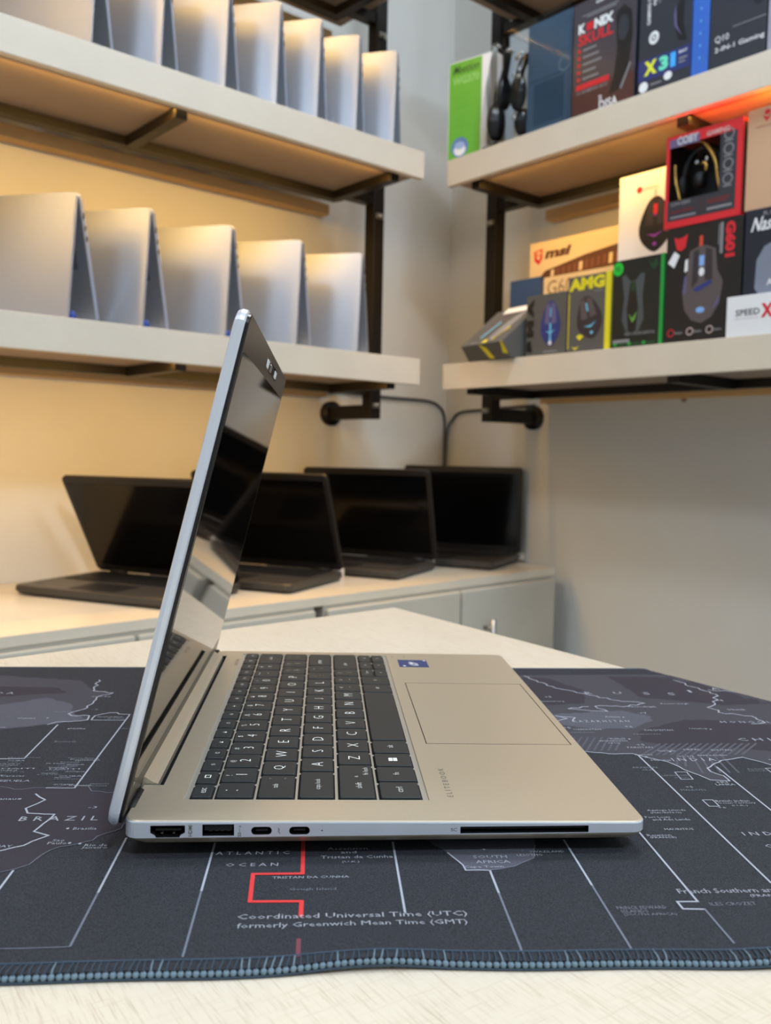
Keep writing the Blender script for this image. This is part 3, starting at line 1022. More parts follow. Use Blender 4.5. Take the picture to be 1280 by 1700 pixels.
# number row
numc = [.4109, .4302, .4490, .4686, .4880, .5074, .5268, .5462, .5656, .5850, .6044, .6238]
num = [('1', '!'), ('2', '@'), ('3', '#'), ('4', '$'), ('5', '%'), ('6', '^'), ('7', '&'), ('8', '*'), ('9', '('), ('0', ')'), ('-', '_'), ('=', '+')]
key(RN, Ys, numc[0] - .0097 - GY, [('.', .55, .45, .0008), ('.', .25, .45, .0008)])
for c_, (a, b) in zip(numc, num):
    h = .0052 if a not in '-=' else .0004 if a == '-' else .0016
    key(RN, c_ - .0097 + GY, c_ + .0097 - GY, [(a, .56, .5, h), (b, .20, .42, .0030 if b != '_' else .0002)])
key(RN, numc[-1] + .0097 + GY, Ye, [('back', .5, .5, .0026)])


def row(rx, start_end, c0_, letters, tail, hs=H):
    cs = [c0_ + .01942 * k for k in range(len(letters))]
    for c_, l in zip(cs, letters):
        if isinstance(l, tuple):
            L = [(l[0], .62, .5, l[1]), (l[2], .25, .42, l[3])]
        else:
            L = [(l, .5, .5, hs)]
        key(rx, c_ - .0097 + GY, c_ + .0097 - GY, L)
    return cs[-1] + .0097


key(RQ, Ys, .4204 - .0097 - GY, [('tab', .45, .5, .0024), ('|<', .28, .85, .0014), ('>|', .72, .85, .0014)])
e_ = row(RQ, None, .4204, list('QWERTYUIOP') + [('[', .0038, '{', .0030), (']', .0038, '}', .0030)], None)
key(RQ, e_ + GY, Ye, [('\\', .6, .5, .0036), ('|', .25, .5, .0030)])
key(RA, Ys, .4254 - .0097 - GY, [('caps lock', .55, .5, .0030)])
e_ = row(RA, None, .4254, list('ASDFGHJKL') + [(';', .0026, ':', .0024), ("'", .0012, '"', .0012)], None)
key(RA, e_ + GY, Ye, [('enter', .5, .3, .0026)])
key(RZ, Ys, .4349 - .0097 - GY, [('shift', .56, .35, .0028), ('^', .52, .62, .0016), ('fn lock', .80, .80, .0024)])
e_ = row(RZ, None, .4349, list('ZXCVBNM') + [(',', .0014, '<', .0024), ('.', .0008, '>', .0024), ('/', .0036, '?', .0030)], None)
key(RZ, e_ + GY, Ye, [('shift', .5, .3, .0026)])
key(RB, Ys, .4030 - GY, [('ctrl', .5, .5, .0030)])
key(RB, .4030 + GY, .4231 - GY, [('fn', .5, .5, .0028)])
kw = key(RB, .4231 + GY, .4424 - GY, [])
wl = MB(); wl.flat = True
for ax in (0, 1):
    for ay in (0, 1):
        cx = (lx(RB[0]) + lx(RB[1])) / 2 - .0022 + ax * .0023
        cy = (ly(.4231) + ly(.4424)) / 2 - .0022 + ay * .0023
        wl.add([(cx, cy, zt(cx) + .00074), (cx + .002, cy, zt(cx) + .00074), (cx + .002, cy + .002, zt(cx) + .00074), (cx, cy + .002, zt(cx) + .00074)], [(0, 1, 2, 3)], LEG)
wl.build('legend', kw)
key(RB, .4424 + GY, .4629 - GY, [('alt', .5, .5, .0028)])
key(RB, .4629 + GY, .5594 - GY, [])
key(RB, .5594 + GY, .5790 - GY, [('alt', .5, .5, .0028)])
key(RB, .5790 + GY, .6000 - GY, [('#', .5, .5, .0026)])
for k, (a, b) in enumerate((('home', '<'), ('^', 'v'), ('end', '>'))):
    y0 = .6000 + k * .02143
    key((.0270, .0355), y0 + GY, y0 + .02143 - GY, [(a, .5, .5, .0020)])
    key((.0370, .0452), y0 + GY, y0 + .02143 - GY, [(b, .5, .5, .0020)])
fn = ['esc', '?', 'f1', 'f2', '*', '*', 'f5', 'f6', '+', 'f8', 'f9', 'f10', 'f11', 'f12', 'ins', 'o', 'del']
pt = (Ye - Ys + .0018) / 17
for k, s in enumerate(fn):
    ky = key(RF, Ys + pt * k, Ys + pt * (k + 1) - .0018, [(s, .55, .5, .0020 if len(s) > 1 else .0026)] if s not in '?' else [])
    if s == '?':
        q = MB(); q.flat = True
        cx = (lx(RF[0]) + lx(RF[1])) / 2; cy = ly(Ys + pt * (k + .5))
        for (a, b, c_, d) in ((-.0014, -.0020, .0014, -.0016), (-.0014, .0010, .0014, .0014), (-.0014, -.0016, -.0010, .0010), (.0010, -.0016, .0014, .0010)):
            q.add([(cx + a, cy + b, zt(cx) + .00074), (cx + c_, cy + b, zt(cx) + .00074), (cx + c_, cy + d, zt(cx) + .00074), (cx + a, cy + d, zt(cx) + .00074)], [(0, 1, 2, 3)], LEG)
        q.build('legend', ky)

# deck lettering and sticker
p = MB(); p.flat = True
put_text(p, 'E L I T E B O O K', (lx(.0600), ly(.3858), zt(lx(.058)) + .00006), (0, 1, 0), (-1, 0, .011), .036, .0027, LEGD, 0)
x_ = lx(.0538)
for a, b, c_, d in ((lx(.0528), ly(.6600), lx(.0531), ly(.6650)), (lx(.0620), ly(.6600), lx(.0623), ly(.6650)), (lx(.0528), ly(.6600), lx(.0545), ly(.6603)), (lx(.0606), ly(.6600), lx(.0623), ly(.6603))):
    p.add([(a, b, zt(a) + .00006), (c_, b, zt(c_) + .00006), (c_, d, zt(c_) + .00006), (a, d, zt(a) + .00006)], [(0, 1, 2, 3)], LEGD)
put_text(p, 'BANG & OLUFSEN', (lx(-.0610), ly(.630), zt(lx(-.061)) + .00006), (0, 1, 0), (-1, 0, .011), .018, .0020, LEGD, 0)
p.build('deck_lettering', lap)
p = MB()
xa, xb, ya, yb = lx(.0562), lx(.0778), ly(.6305), ly(.6525)
p.loft([[(x, y, zt(x) + q) for x, y in ((xa, ya), (xb, ya), (xb, yb), (xa, yb))] for q in (.00001, .00014)], STKB)
put_text(p, 'i7', (lx(.0705), ly(.6350), zt(lx(.067)) + .0002), (0, 1, 0), (-1, 0, .011), .010, .0050, WHITEP, .02)
put_text(p, 'CORE', (lx(.0655), ly(.6370), zt(lx(.066)) + .0002), (0, 1, 0), (-1, 0, .011), .009, .0015, WHITEP, .02)
for fx, fy in ((.0590, .6325), (.0750, .6490)):
    p.add([(lx(fx), ly(fy), zt(lx(fx)) + .0002), (lx(fx + .002), ly(fy), zt(lx(fx)) + .0002), (lx(fx + .002), ly(fy + .002), zt(lx(fx)) + .0002), (lx(fx), ly(fy + .002), zt(lx(fx)) + .0002)], [(0, 1, 2, 3)], WHITEP)
tag(p.build('sticker', lap), 'blue processor sticker')

# hinge cover: curved metal bar between lid and deck
p = MB()
prof = [(-.0045, .0172), (-.0045, .0262), (-.0015, .0246), (.0015, .0227), (.0042, .0209), (.0066, .0200), (.0066, .0172)]
p.prism(prof, SY0 + .0010, SY1 - .0010, ALU)
p.build('hinge_cover', lap)
for yy in (.0135, LW - .0195):
    p = MB(); p.cyl((.0005, yy, .0188), (.0005, yy + .02, .0188), .0018, BLACKM, 14)
    p.build('hinge', lap)

# ---- lid: local frame u (up the lid), y, w (towards the screen side)
lb = Vector((-.0877 - LX, 0, .0166))
du = (Vector((-.0360, 0, .2272)) - Vector((-.0877, 0, .0166)))
LH = du.length + .0015
du.normalize()
dw = Vector((du.z, 0, -du.x))


def lidp(u, y, w):
    return lb + du * u + Vector((0, y, 0)) + dw * w


def lid_loft(mb, rings, m, smooth=False):
    mb.loft([[lidp(a, b, c) for a, b, c in r] for r in rings], m, True, smooth)


def lr(u0, u1, y0, y1, r, w_, n=6):
    return [(a, b, w_) for a, b, _ in rrect(u0, u1, y0, y1, r, 0, n)]


TH = .0063
p = MB()
lid_loft(p, [lr(.0025, LH - .0025, .0025, LW - .0025, .006, 0), lr(.0010, LH - .0010, .0010, LW - .0010, .0065, .0005), lr(0, LH, 0, LW, .007, .0022),
             lr(0, LH, 0, LW, .007, TH - .0022), lr(.0007, LH - .0007, .0007, LW - .0007, .0068, TH - .0016)], ALU_LIT)
lid = p.build('lid', lap)
p = MB()
lid_loft(p, [lr(.0012, LH - .0012, .0012, LW - .0012, .006, TH - .0016), lr(.0012, LH - .0012, .0012, LW - .0012, .006, TH - .0004), lr(.0018, LH - .0018, .0018, LW - .0018, .006, TH)], BEZ)
bz = p.build('bezel', lid)
p = MB()
lid_loft(p, [lr(.017, LH - .0165, .0050, LW - .0050, .001, TH - .0002), lr(.017, LH - .0165, .0050, LW - .0050, .001, TH + .00012)], GLOSS)
p.build('display', lid)
p = MB()
for y0_, y1_, m_ in ((.118, .206, GLOSS),):
    lid_loft(p, [lr(LH - .0120, LH - .0062, y0_, y1_, .001, TH), lr(LH - .0120, LH - .0062, y0_, y1_, .001, TH + .0001)], m_)
for y0_, y1_, m_ in ((.121, .134, WHITEP), (.148, .160, CHROME), (.166, .176, BLACKM), (.188, .203, WHITEP)):
    lid_loft(p, [lr(LH - .0112, LH - .0070, y0_, y1_, .0008, TH + .0001), lr(LH - .0112, LH - .0070, y0_, y1_, .0008, TH + .0003)], m_)
p.build('webcam', lid)


# ------------------------------------------------------------------ tented laptops on the left shelf
TL, TWD = .2100, .315
CN = math.cos(math.asin(.028 / TL))     # slab height up the tent, width into the shelf


def tent_proto():
    e = empty('laptop', (0, 0, 0), 0)
    # local: x = towards corner, y = into wall, z up. front face y=0
    def slabp(side, th, w0, w1, name, m, par, inner=False, y0=0.0, y1=TWD, l0=0.0, l1=TL, r=.008):
        """slab rotated about the top ridge; side -1 = towards camera end"""
        mb = MB()
        ang = math.asin((.028 if side < 0 else .055) / TL)
        ca, sa = math.cos(ang), math.sin(ang)
        rings = []
        for w_, ins in ((w0, .0008), (w0 + (w1 - w0) * .3, 0), (w0 + (w1 - w0) * .7, 0), (w1, .0008)):
            ring = []
            for a, b, _ in rrect(l0 + ins, l1 - ins, y0 + ins, y1 - ins, r, 0, 4):
                # a runs down from ridge, w_ outward
                x = side * (a * sa + w_ * ca)
                z = TL * CN - a * ca + w_ * sa
                ring.append((x, b, z + .0004))
            rings.append(ring)
        mb.loft(rings, m)
        return mb.build(name, par)
    lid_ = slabp(-1, 0, -.0005, .0052, 'lid', SILV, e)
    slabp(-1, 0, -.0013, -.0006, 'display', GLOSS, lid_, y0=.006, y1=TWD - .006, l0=.014, l1=TL - .012, r=.002)
    base_ = slabp(1, 0, -.0005, .0105, 'base', SILE, e)
    slabp(1, 0, -.0011, -.0006, 'keyboard', SILI, base_, y0=.02, y1=TWD - .02, l0=.03, l1=.12, r=.002)
    mb = MB(); mb.cyl((.001, .02, TL * CN - .001), (.001, TWD - .02, TL * CN - .001), .0035, SILE, 12)
    mb.build('hinge', e)
    for k, l in enumerate((.035, .055, .072)):
        mb = MB()
        ang = math.asin(.055 / TL)
        ca, sa = math.cos(ang), math.sin(ang)
        w_ = .005
        x = l * sa + w_ * ca; z = TL * CN - l * ca + w_ * sa
        mb.box(x - .002, -.0006, z - (.006 if k == 0 else .004), x + .002, .0004, z + .004, PORT)
        mb.build('port', base_)
    return e


order = ['nearest the room corner', 'second from the room corner', 'third from the room corner', 'fourth from the room corner', 'fifth from the room corner', 'sixth from the room corner', 'leftmost and cut off by the picture edge']
tp = tent_proto()
first = True
low = [.504, .656, .812, .972, 1.100]
upp = [.419, .520, .617, .712, .821, .945, 1.065]
k_ = 0
for nm, z, ss, grp in (('lower', .377, low[:5], 'tented laptops on the lower left shelf'), ('upper', .807, upp, 'tented laptops on the upper left shelf')):
    for i, s in enumerate(ss):
        o = tp if first else copy_tree(tp)
        first = False
        o.location = PL(s, .255, z)
        o.rotation_euler = (0, 0, ROT_L + R(36 + random.uniform(-1, 1)))
        o['label'] = 'silver laptop tented on the %s left shelf, %s' % (nm, order[i] if not (nm == 'lower' and i == 4) else order[6])
        o['category'] = 'laptop'
        o['group'] = grp
        o.scale = (.76 if nm == 'upper' else 1, 1, 1)
BLUEF = mat('blue_foam', (28, 60, 150), .6)
for i, s in enumerate((.812, .972, 1.100)):
    mb = MB()
    mb.ell((0, 0, .0095), .008, .008, .0095, BLUEF, nu=12, nv=8)
    o = mb.build('foam_pad')
    o.location = PL(s + .012, .254, .377)
    tag(o, 'blue foam pad under the %s tented laptop, lower left shelf' % ['third from the corner', 'fourth from the corner', 'leftmost'][i], 'foam pad', 'blue foam pads under tented laptops')

# ------------------------------------------------------------------ black laptops on the bench
TPB = mat('thinkpad_black', (26, 25, 26), .4)
TPP = mat('thinkpad_palmrest', (62, 58, 54), .38)
TPK = mat('thinkpad_keys', (20, 20, 22), .5)
TPE = mat('thinkpad_edge', (62, 60, 56), .4)
LCD2 = mat('lcd_dark', (5, 6, 9), .12, spec=.5)


def bench_laptop(x, y, yaw, lean, W, D, Hh, label):
    e = empty('laptop', (x, y, BZ), yaw, label, 'laptop', 'black laptops on the worktop')
    mb = MB()
    mb.loft([rrect(.004, W - .004, .006, D - .004, .012, .0025), rrect(0, W, 0, D, .014, lambda q: .008), rrect(0, W, 0, D, .014, .0165), rrect(.002, W - .002, .002, D - .002, .014, .0185)], TPP)
    b = mb.build('base', e)
    mb = MB(); mb.loft([rrect(-.0004, W + .0004, -.0004, D + .0004, .014, .0095), rrect(-.0004, W + .0004, -.0004, D + .0004, .014, .0125)], TPE); mb.build('edge_trim', b)
    mb = MB()
    kx0, kx1, ky0, ky1 = .02, W - .02, .105, D - .018
    for r_ in range(5):
        nkey = 14
        for c_ in range(nkey):
            a = kx0 + (kx1 - kx0) * c_ / nkey
            bb = kx0 + (kx1 - kx0) * (c_ + 1) / nkey
            if r_ == 0 and 4 <= c_ <= 8 and c_ != 4: continue
            if r_ == 0 and c_ == 4: bb = kx0 + (kx1 - kx0) * 9 / nkey
            y_ = ky0 + (ky1 - ky0) * r_ / 5
            mb.box(a + .0012, y_ + .0012, .0185, bb - .0012, y_ + (ky1 - ky0) / 5 - .0012, .0202, TPK, .0006)
    mb.build('keyboard', b)
    mb = MB(); mb.loft([rrect(W / 2 - .055, W / 2 + .045, .015, .085, .003, .0185), rrect(W / 2 - .055, W / 2 + .045, .015, .085, .003, .0189)], TPK); mb.build('touchpad', b)
    mb = MB()
    for fx in (.03, W - .03):
        for fy in (.03, D - .03):
            mb.cyl((fx, fy, .0002), (fx, fy, .0028), .006, BLACKM, 10)
    mb.build('rubber_feet', b)
    # lid
    ca, sa = math.cos(lean), math.sin(lean)
    uu = Vector((0, sa, ca)); ww = Vector((0, -ca, sa))
    org = Vector((0, D - .004, .0205))
    f = lambda a, xx, w_: org + uu * a + ww * w_ + Vector((xx, 0, 0))
    mb = MB()
    def LR(u0, u1, x0, x1, r, w_): return [f(b_, a_, w_) for a_, b_, _ in rrect(x0, x1, u0, u1, r, 0, 5)]
    mb.loft([LR(.001, Hh - .001, .001, W - .001, .010, -.006), LR(0, Hh, 0, W, .011, -.004), LR(0, Hh, 0, W, .011, .001), LR(.001, Hh - .001, .001, W - .001, .010, .002)], TPB)
    l = mb.build('lid', e)
    mb = MB(); mb.loft([LR(.016, Hh - .014, .010, W - .010, .002, .002), LR(.016, Hh - .014, .010, W - .010, .002, .0023)], LCD2); mb.build('display', l)
    mb = MB(); c = f(Hh - .007, W / 2, .0021); mb.cyl(c, c + ww * .0006, .002, GLOSS, 12); mb.build('webcam', l)
    for hx in (.05, W - .05):
        mb = MB(); mb.cyl((hx - .018, D - .004, .0195), (hx + .018, D - .004, .0195), .0055, BLACKM, 12); mb.build('hinge', e)
    mb = MB(); mb.box(.020, .030, .0186, .034, .040, .0189, TPE); mb.build('sticker', b)
    return e


bench_laptop(-.5497, 1.5925, -.475, -.50, .335, .225, .215, 'black laptop on the worktop left of the open silver laptop, leftmost of the four')
bench_laptop(-.3497, 1.7650, -.485, -.39, .325, .225, .215, 'black laptop on the worktop half hidden behind the silver laptop lid, second from the left')
bench_laptop(-.1320, 1.9670, -.505, -.26, .325, .225, .215, 'black laptop on the worktop third from the left, lid overlapping its neighbours')
bench_laptop(.1000, 2.1400, -.512, .02, .325, .225, .215, 'black laptop on the worktop nearest the corner, rightmost of the four')
WHT = mat('white_plastic', (222, 214, 200), .5)
# white anti-theft tags standing beside the hinges
for (x, y, lb_) in ((.0315, 1.852, 'small white security tag at the rear right corner of the second black laptop'),
                    (.2480, 2.046, 'small white security tag at the rear right corner of the third black laptop'),
                    (.4960, 2.196, 'small white security tag behind the rightmost black laptop')):
    mb = MB(); mb.box(-.011, -.007, 0, .011, .007, .020, WHT, .003)
    o = mb.build('security_tag'); o.location = (x, y, BZ); o.rotation_euler = (0, 0, -.5)
    tag(o, lb_, 'security tag', 'white security tags on the worktop')

# ------------------------------------------------------------------ wall cables
CAB = mat('grey_cable', (70, 72, 74), .5)
def smooth(pts, n=8):
    out = []
    P_ = [Vector(p) for p in pts]
    P_ = [P_[0]] + P_ + [P_[-1]]
    for i in range(1, len(P_) - 2):
        for k in range(n):
            t = k / n
            a, b, c, d = P_[i - 1], P_[i], P_[i + 1], P_[i + 2]
            out.append(.5 * ((2 * b) + (c - a) * t + (2 * a - 5 * b + 4 * c - d) * t * t + (3 * b - a - 3 * c + d) * t ** 3))
    out.append(P_[-2])
    return out
mb = MB()
mb.tube(smooth([PL(.40, -.03, .350), PL(.352, -.054, .325), PL(.316, -.054, .327), PL(.167, -.054, .322), PL(.03, -.054, .321), PL(-.02, -.052, .310), PL(-.043, -.050, .28), PL(-.045, -.050, .2), PL(-.045, -.050, .05), PL(-.045, -.050, -.08)]), .0035, CAB, 8)
tag(mb.build('cable'), 'grey cable running along the left wall into the corner and down', 'cable')
mb = MB()
mb.tube(smooth([PR(.26, -.054, .302), PR(.15, -.054, .299), PR(.079, -.054, .296), PR(.0, -.054, .291), PR(-.028, -.052, .272), PR(-.042, -.045, .23), PR(-.045, -.040, .05), PR(-.045, -.040, -.08)]), .0035, CAB, 8)
tag(mb.build('cable'), 'grey cable from the right shelf bracket into the corner and down', 'cable')
mb = MB()
mb.cyl(PR(.67, -WO, .302), PR(.67, -WO + .008, .302), .005, mat('wall_plug', (150, 128, 108), .7), 10)
tag(mb.build('wall_plug'), 'small wall plug in the right wall below the lower shelf', 'wall plug')

# ------------------------------------------------------------------ retail boxes on the right shelf
class Print(MB):
    """flat printing on a box front; x right, z up, on the plane y = -(layer)"""
    def __init__(s):
        super().__init__(); s.flat = True; s.y = -.0003
    def rect(s, x0, z0, x1, z1, m, ly=0):
        y = s.y - ly * .00015
        s.add([(x0, y, z0), (x1, y, z0), (x1, y, z1), (x0, y, z1)], [(0, 1, 2, 3)], m)
    def poly(s, pts, m, ly=0):
        y = s.y - ly * .00015
        s.add([(a, y, b) for a, b in pts], [tuple(range(len(pts)))], m)
    def disc(s, x, z, rx, rz, m, ly=0, n=28, rot=0):
        s.poly([(x + rx * math.cos(2 * math.pi * k / n) * math.cos(rot) - rz * math.sin(2 * math.pi * k / n) * math.sin(rot),
                 z + rx * math.cos(2 * math.pi * k / n) * math.sin(rot) + rz * math.sin(2 * math.pi * k / n) * math.cos(rot)) for k in range(n)], m, ly)
    def ring(s, x, z, r0, r1, m, ly=0, n=24):
        y = s.y - ly * .00015
        vs = []
        for k in range(n):
            a = 2 * math.pi * k / n
            vs += [(x + r0 * math.cos(a), y, z + r0 * math.sin(a)), (x + r1 * math.cos(a), y, z + r1 * math.sin(a))]
        s.add(vs, [(2 * k, 2 * k + 1, (2 * k + 3) % (2 * n), (2 * k + 2) % (2 * n)) for k in range(n)], m)
    def text(s, t, x, z, w_, h_, m, ly=1, vert=0, bold=.02, shear=0):
        y = s.y - ly * .00015
        if vert == 0: put_text(s, t, (x, y, z), (1, 0, 0), (0, 0, 1), w_, h_, m, bold, shear)
        elif vert == 1: put_text(s, t, (x, y, z), (0, 0, 1), (-1, 0, 0), w_, h_, m, bold, shear)     # reads upward
        else: put_text(s, t, (x, y, z), (0, 0, -1), (1, 0, 0), w_, h_, m, bold, shear)              # reads downward
    def mouse(s, cx, cz, w_, h_, m1, m2, m3, ly=1, rot=0):
        """top view of a computer mouse"""
        n = 40
        pts = []
        for k in range(n):
            a = 2 * math.pi * k / n
            wd = w_ / 2 * (1 + .13 * math.cos(2 * a) - .10 * math.sin(3 * a))
            x, z = wd * math.cos(a), h_ / 2 * math.sin(a)
            pts.append((cx + x * math.cos(rot) - z * math.sin(rot), cz + x * math.sin(rot) + z * math.cos(rot)))
        s.poly(pts, m1, ly)
        T_ = lambda x, z: (cx + x * math.cos(rot) - z * math.sin(rot), cz + x * math.sin(rot) + z * math.cos(rot))
        s.poly([T_(-.36 * w_, .0), T_(-.06 * w_, -.02 * h_), T_(-.05 * w_, .46 * h_), T_(-.26 * w_, .40 * h_)], m2, ly + 1)
        s.poly([T_(.06 * w_, -.02 * h_), T_(.36 * w_, .0), T_(.26 * w_, .40 * h_), T_(.05 * w_, .46 * h_)], m2, ly + 1)
        s.poly([T_(-.03 * w_, .14 * h_), T_(.03 * w_, .14 * h_), T_(.03 * w_, .34 * h_), T_(-.03 * w_, .34 * h_)], m3, ly + 2)
        s.poly([T_(-.30 * w_, -.16 * h_), T_(.0, -.24 * h_), T_(.30 * w_, -.14 * h_), T_(0, -.19 * h_)], m3, ly + 2)
        s.disc(*T_(0, -.36 * h_), .07 * w_, .035 * h_, m3, ly + 2)


PM = lambda n, c, r=.4: mat('card_' + n, c, r)
cBLK = PM('black', (22, 21, 24)); cDG = PM('dark_grey', (84, 84, 83)); cWH = PM('white', (226, 228, 232)); cCR = PM('cream', (222, 200, 160)); cRED = PM('red', (205, 36, 48)); cGRN = PM('green', (28, 148, 62))
cLG = PM('lime', (100, 172, 60)); cYL = PM('yellow', (222, 210, 40)); cNV = PM('navy', (46, 78, 132)); cTAN = PM('kraft', (196, 160, 128), .6); cTEAL = PM('teal', (44, 78, 102)); cBLU = PM('blue', (52, 100, 190))
cSLT = PM('slate', (44, 48, 58)); cBRN = PM('brown', (92, 58, 44)); cDRED = PM('dark_red', (120, 24, 34)); cGY = PM('grey', (130, 130, 136)); cPUR = PM('purple', (140, 60, 170)); cCY = PM('cyan', (110, 190, 230)); cIND = PM('indigo', (44, 54, 120))
cDGN = PM('deep_green', (26, 66, 40)); cPG = PM('pale_green', (140, 200, 110)); cMS = PM('mouse_grey', (86, 78, 80)); cMS2 = PM('mouse_dark', (50, 44, 50)); cPINK = PM('pink_grey', (200, 180, 178)); cDB = PM('deep_navy', (24, 30, 46)); cMW = PM('mauve', (96, 90, 130))


def box_thing(name, s0, wdt, z, h, t, depth, label, face, side=None, rz=0, group=None, tilt=0, cat='box', top=None):
    """cardboard box on the right shelf: front-left-bottom corner at distance s0 from the corner, t from the wall"""
    e = empty(name, PR(s0, t, z + .0004), ROT_R + rz, label, cat, group)
    if tilt: e.rotation_euler = (tilt, 0, ROT_R + rz)
    mb = MB()
    mb.box(0, 0, 0, wdt, depth, h, face, .0008)
    if side:
        mb.add([(wdt + .0002, 0.0006, .0008), (wdt + .0002, depth - .0006, .0008), (wdt + .0002, depth - .0006, h - .0008), (wdt + .0002, .0006, h - .0008)], [(0, 1, 2, 3)], side)
        mb.add([(-.0002, 0.0006, .0008), (-.0002, depth - .0006, .0008), (-.0002, depth - .0006, h - .0008), (-.0002, .0006, h - .0008)], [(0, 1, 2, 3)], side)
    if top:
        mb.add([(.0006, .0006, h + .0002), (wdt - .0006, .0006, h + .0002), (wdt - .0006, depth - .0006, h + .0002), (.0006, depth - .0006, h + .0002)], [(0, 1, 2, 3)], top)
    mb.build('carton', e)
    return e


ZL, ZU = .372, .808
TF = .285
# MSI keyboard box at the back
e = box_thing('keyboard_box', .390, .44, ZL, .271, .13, .06, 'wide cream keyboard box with red shield, at the back of the lower right shelf', cCR)
p = Print()
p.poly([(.012, .252), (.036, .256), (.036, .234), (.026, .222), (.014, .232)], cRED, 0)
p.poly([(.018, .250), (.032, .252), (.028, .233), (.021, .235)], cCR, 1); p.poly([(.021, .245), (.027, .248), (.025, .238)], cRED, 2)
p.text('msi', .042, .232, .066, .021, cBRN, bold=.05, shear=.35)
p.poly([(.020, .186), (.045, .207), (.15, .226), (.44, .258), (.44, .200)], cBRN, 0)
for k in range(22):
    x = .105 + k * .015
    x -= .045
    p.poly([(x, .192 + .0006 * k), (x + .009, .193 + .0006 * k), (x + .010, .207 + .0013 * k), (x + .001, .206 + .0013 * k)], cCR if k % 5 == 0 else PM('brick', (120, 76, 60)), 1)
p.build('front_print', e)
# cream mouse box with G600 behind the two grey boxes
e = box_thing('mouse_box', .478, .20, ZL, .178, .185, .04, 'cream box lettered G600, between the tall cream box and the grey mouse boxes', cCR)
p = Print(); p.text('G600', .010, .140, .085, .030, PM('taupe', (150, 120, 92)), bold=.0); p.build('front_print', e)
e = box_thing('blue_box', .352, .086, ZL, .192, .150, .012, 'plain dark blue box behind the tilted grey mouse box', cNV)
# G502 / grey boxes in front
e = box_thing('mouse_box', .520, .100, ZL, .120, TF, .07, 'grey mouse box with AMS lettering up its left edge, right of the tilted box', cDG, PM('grey_side', (56, 56, 58)))
p = Print()
p.text('S M A', .020, .008, .106, .018, cBLK, vert=1, bold=.10)
p.mouse(.062, .062, .042, .088, cIND, cMW, cCY); p.rect(.060, .030, .064, .062, cCY, 4); p.disc(.062, .024, .004, .004, cWH, 4)
p.rect(.045, .006, .080, .009, cGY, 1)
p.build('front_print', e)
e = box_thing('mouse_box', .623, .098, ZL, .143, TF, .064, 'grey mouse box with yellow AMG letters and a lime right edge', cDG, cYL)
p = Print()
p.text('AMG', .002, .116, .082, .024, cYL, bold=.06); p.rect(.086, 0.0, .098, .143, cYL, 0)
p.mouse(.050, .064, .050, .082, cMS2, cMS, cCY, rot=.25); p.poly([(.022, .030), (.030, .022), (.040, .030), (.030, .034)], cYL, 4)
p.poly([(.012, .012), (.020, .005), (.030, .012), (.020, .009)], cYL, 1); p.rect(.002, .008, .004, .112, cYL, 1); p.text('wireless', .060, .110, .020, .004, cGY)
p.build('front_print', e)
# tilted box: leaning, seen from its top window
e = empty('mouse_box', PR(.372, .295, ZL + .0006), ROT_R + R(-8), 'grey mouse box with yellow wedges and white flap, leaning at the lower right shelf end', 'box')
mb = MB()
prof = [(0, 0), (.030, .0), (.135, .082), (.113, .108), (-.014, .030)]
# local y,z profile extruded along x
mb.loft([[(x, a, b) for a, b in [(.0, 0), (.050, .0), (.115, .085), (.075, .112), (-.022, .030)]] for x in (0, .135)], cDG)
mb.build('carton', e)
mb = MB()
mb.loft([[(x, a, b) for a, b in ((.0585, .1015), (.0735, .1150), (.0765, .1135), (.0615, .1000))] for x in (.036, .132)], cWH)
tag(mb.build('flap', e), 'white flap')
p = MB(); p.flat = True
fy = lambda v: (-.022 + v * .097, .030 + v * .082)       # up the sloping face
def sl(x, v, o=.0004):
    a, b = fy(v); return (x, a - .65 * o, b + .76 * o)
def spoly(pts, m, o): p.add([sl(x, v, o) for x, v in pts], [tuple(range(len(pts)))], m)
spoly([(.045 + .017 * math.cos(k * .4) + .012 * math.sin(k * .4), .50 + .40 * math.sin(k * .4)) for k in range(16)], cMS, .0004)
spoly([(.040, .18), (.046, .18), (.060, .62), (.055, .64)], cCY, .0007)
spoly([(.095 + .015 * math.cos(k * .4) + .014 * math.sin(k * .4), .50 + .42 * math.sin(k * .4)) for k in range(16)], cGY, .0004)
spoly([(.088, .10), (.094, .08), (.112, .40), (.108, .45), (.102, .2)], cYL, .0007)
spoly([(.064, .02), (.080, .02), (.078, .10), (.070, .12)], cYL, .0007)
spoly([(.028, .03), (.050, .03), (.050, .06), (.028, .06)], cGY, .0007)
sf = lambda x, v: (x, -.022 + .022 * v - .0004, .030 - .030 * v)
p.add([sf(.058, 0), sf(.078, .30), sf(.088, 1 - .02), sf(.080, 1 - .02), sf(.072, .9)], [(0, 1, 2, 3, 4)], cYL)
p.add([sf(.128, 0), sf(.134, 0), sf(.134, .8), sf(.120, .7)], [(0, 1, 2, 3)], cYL)
p.build('front_print', e)
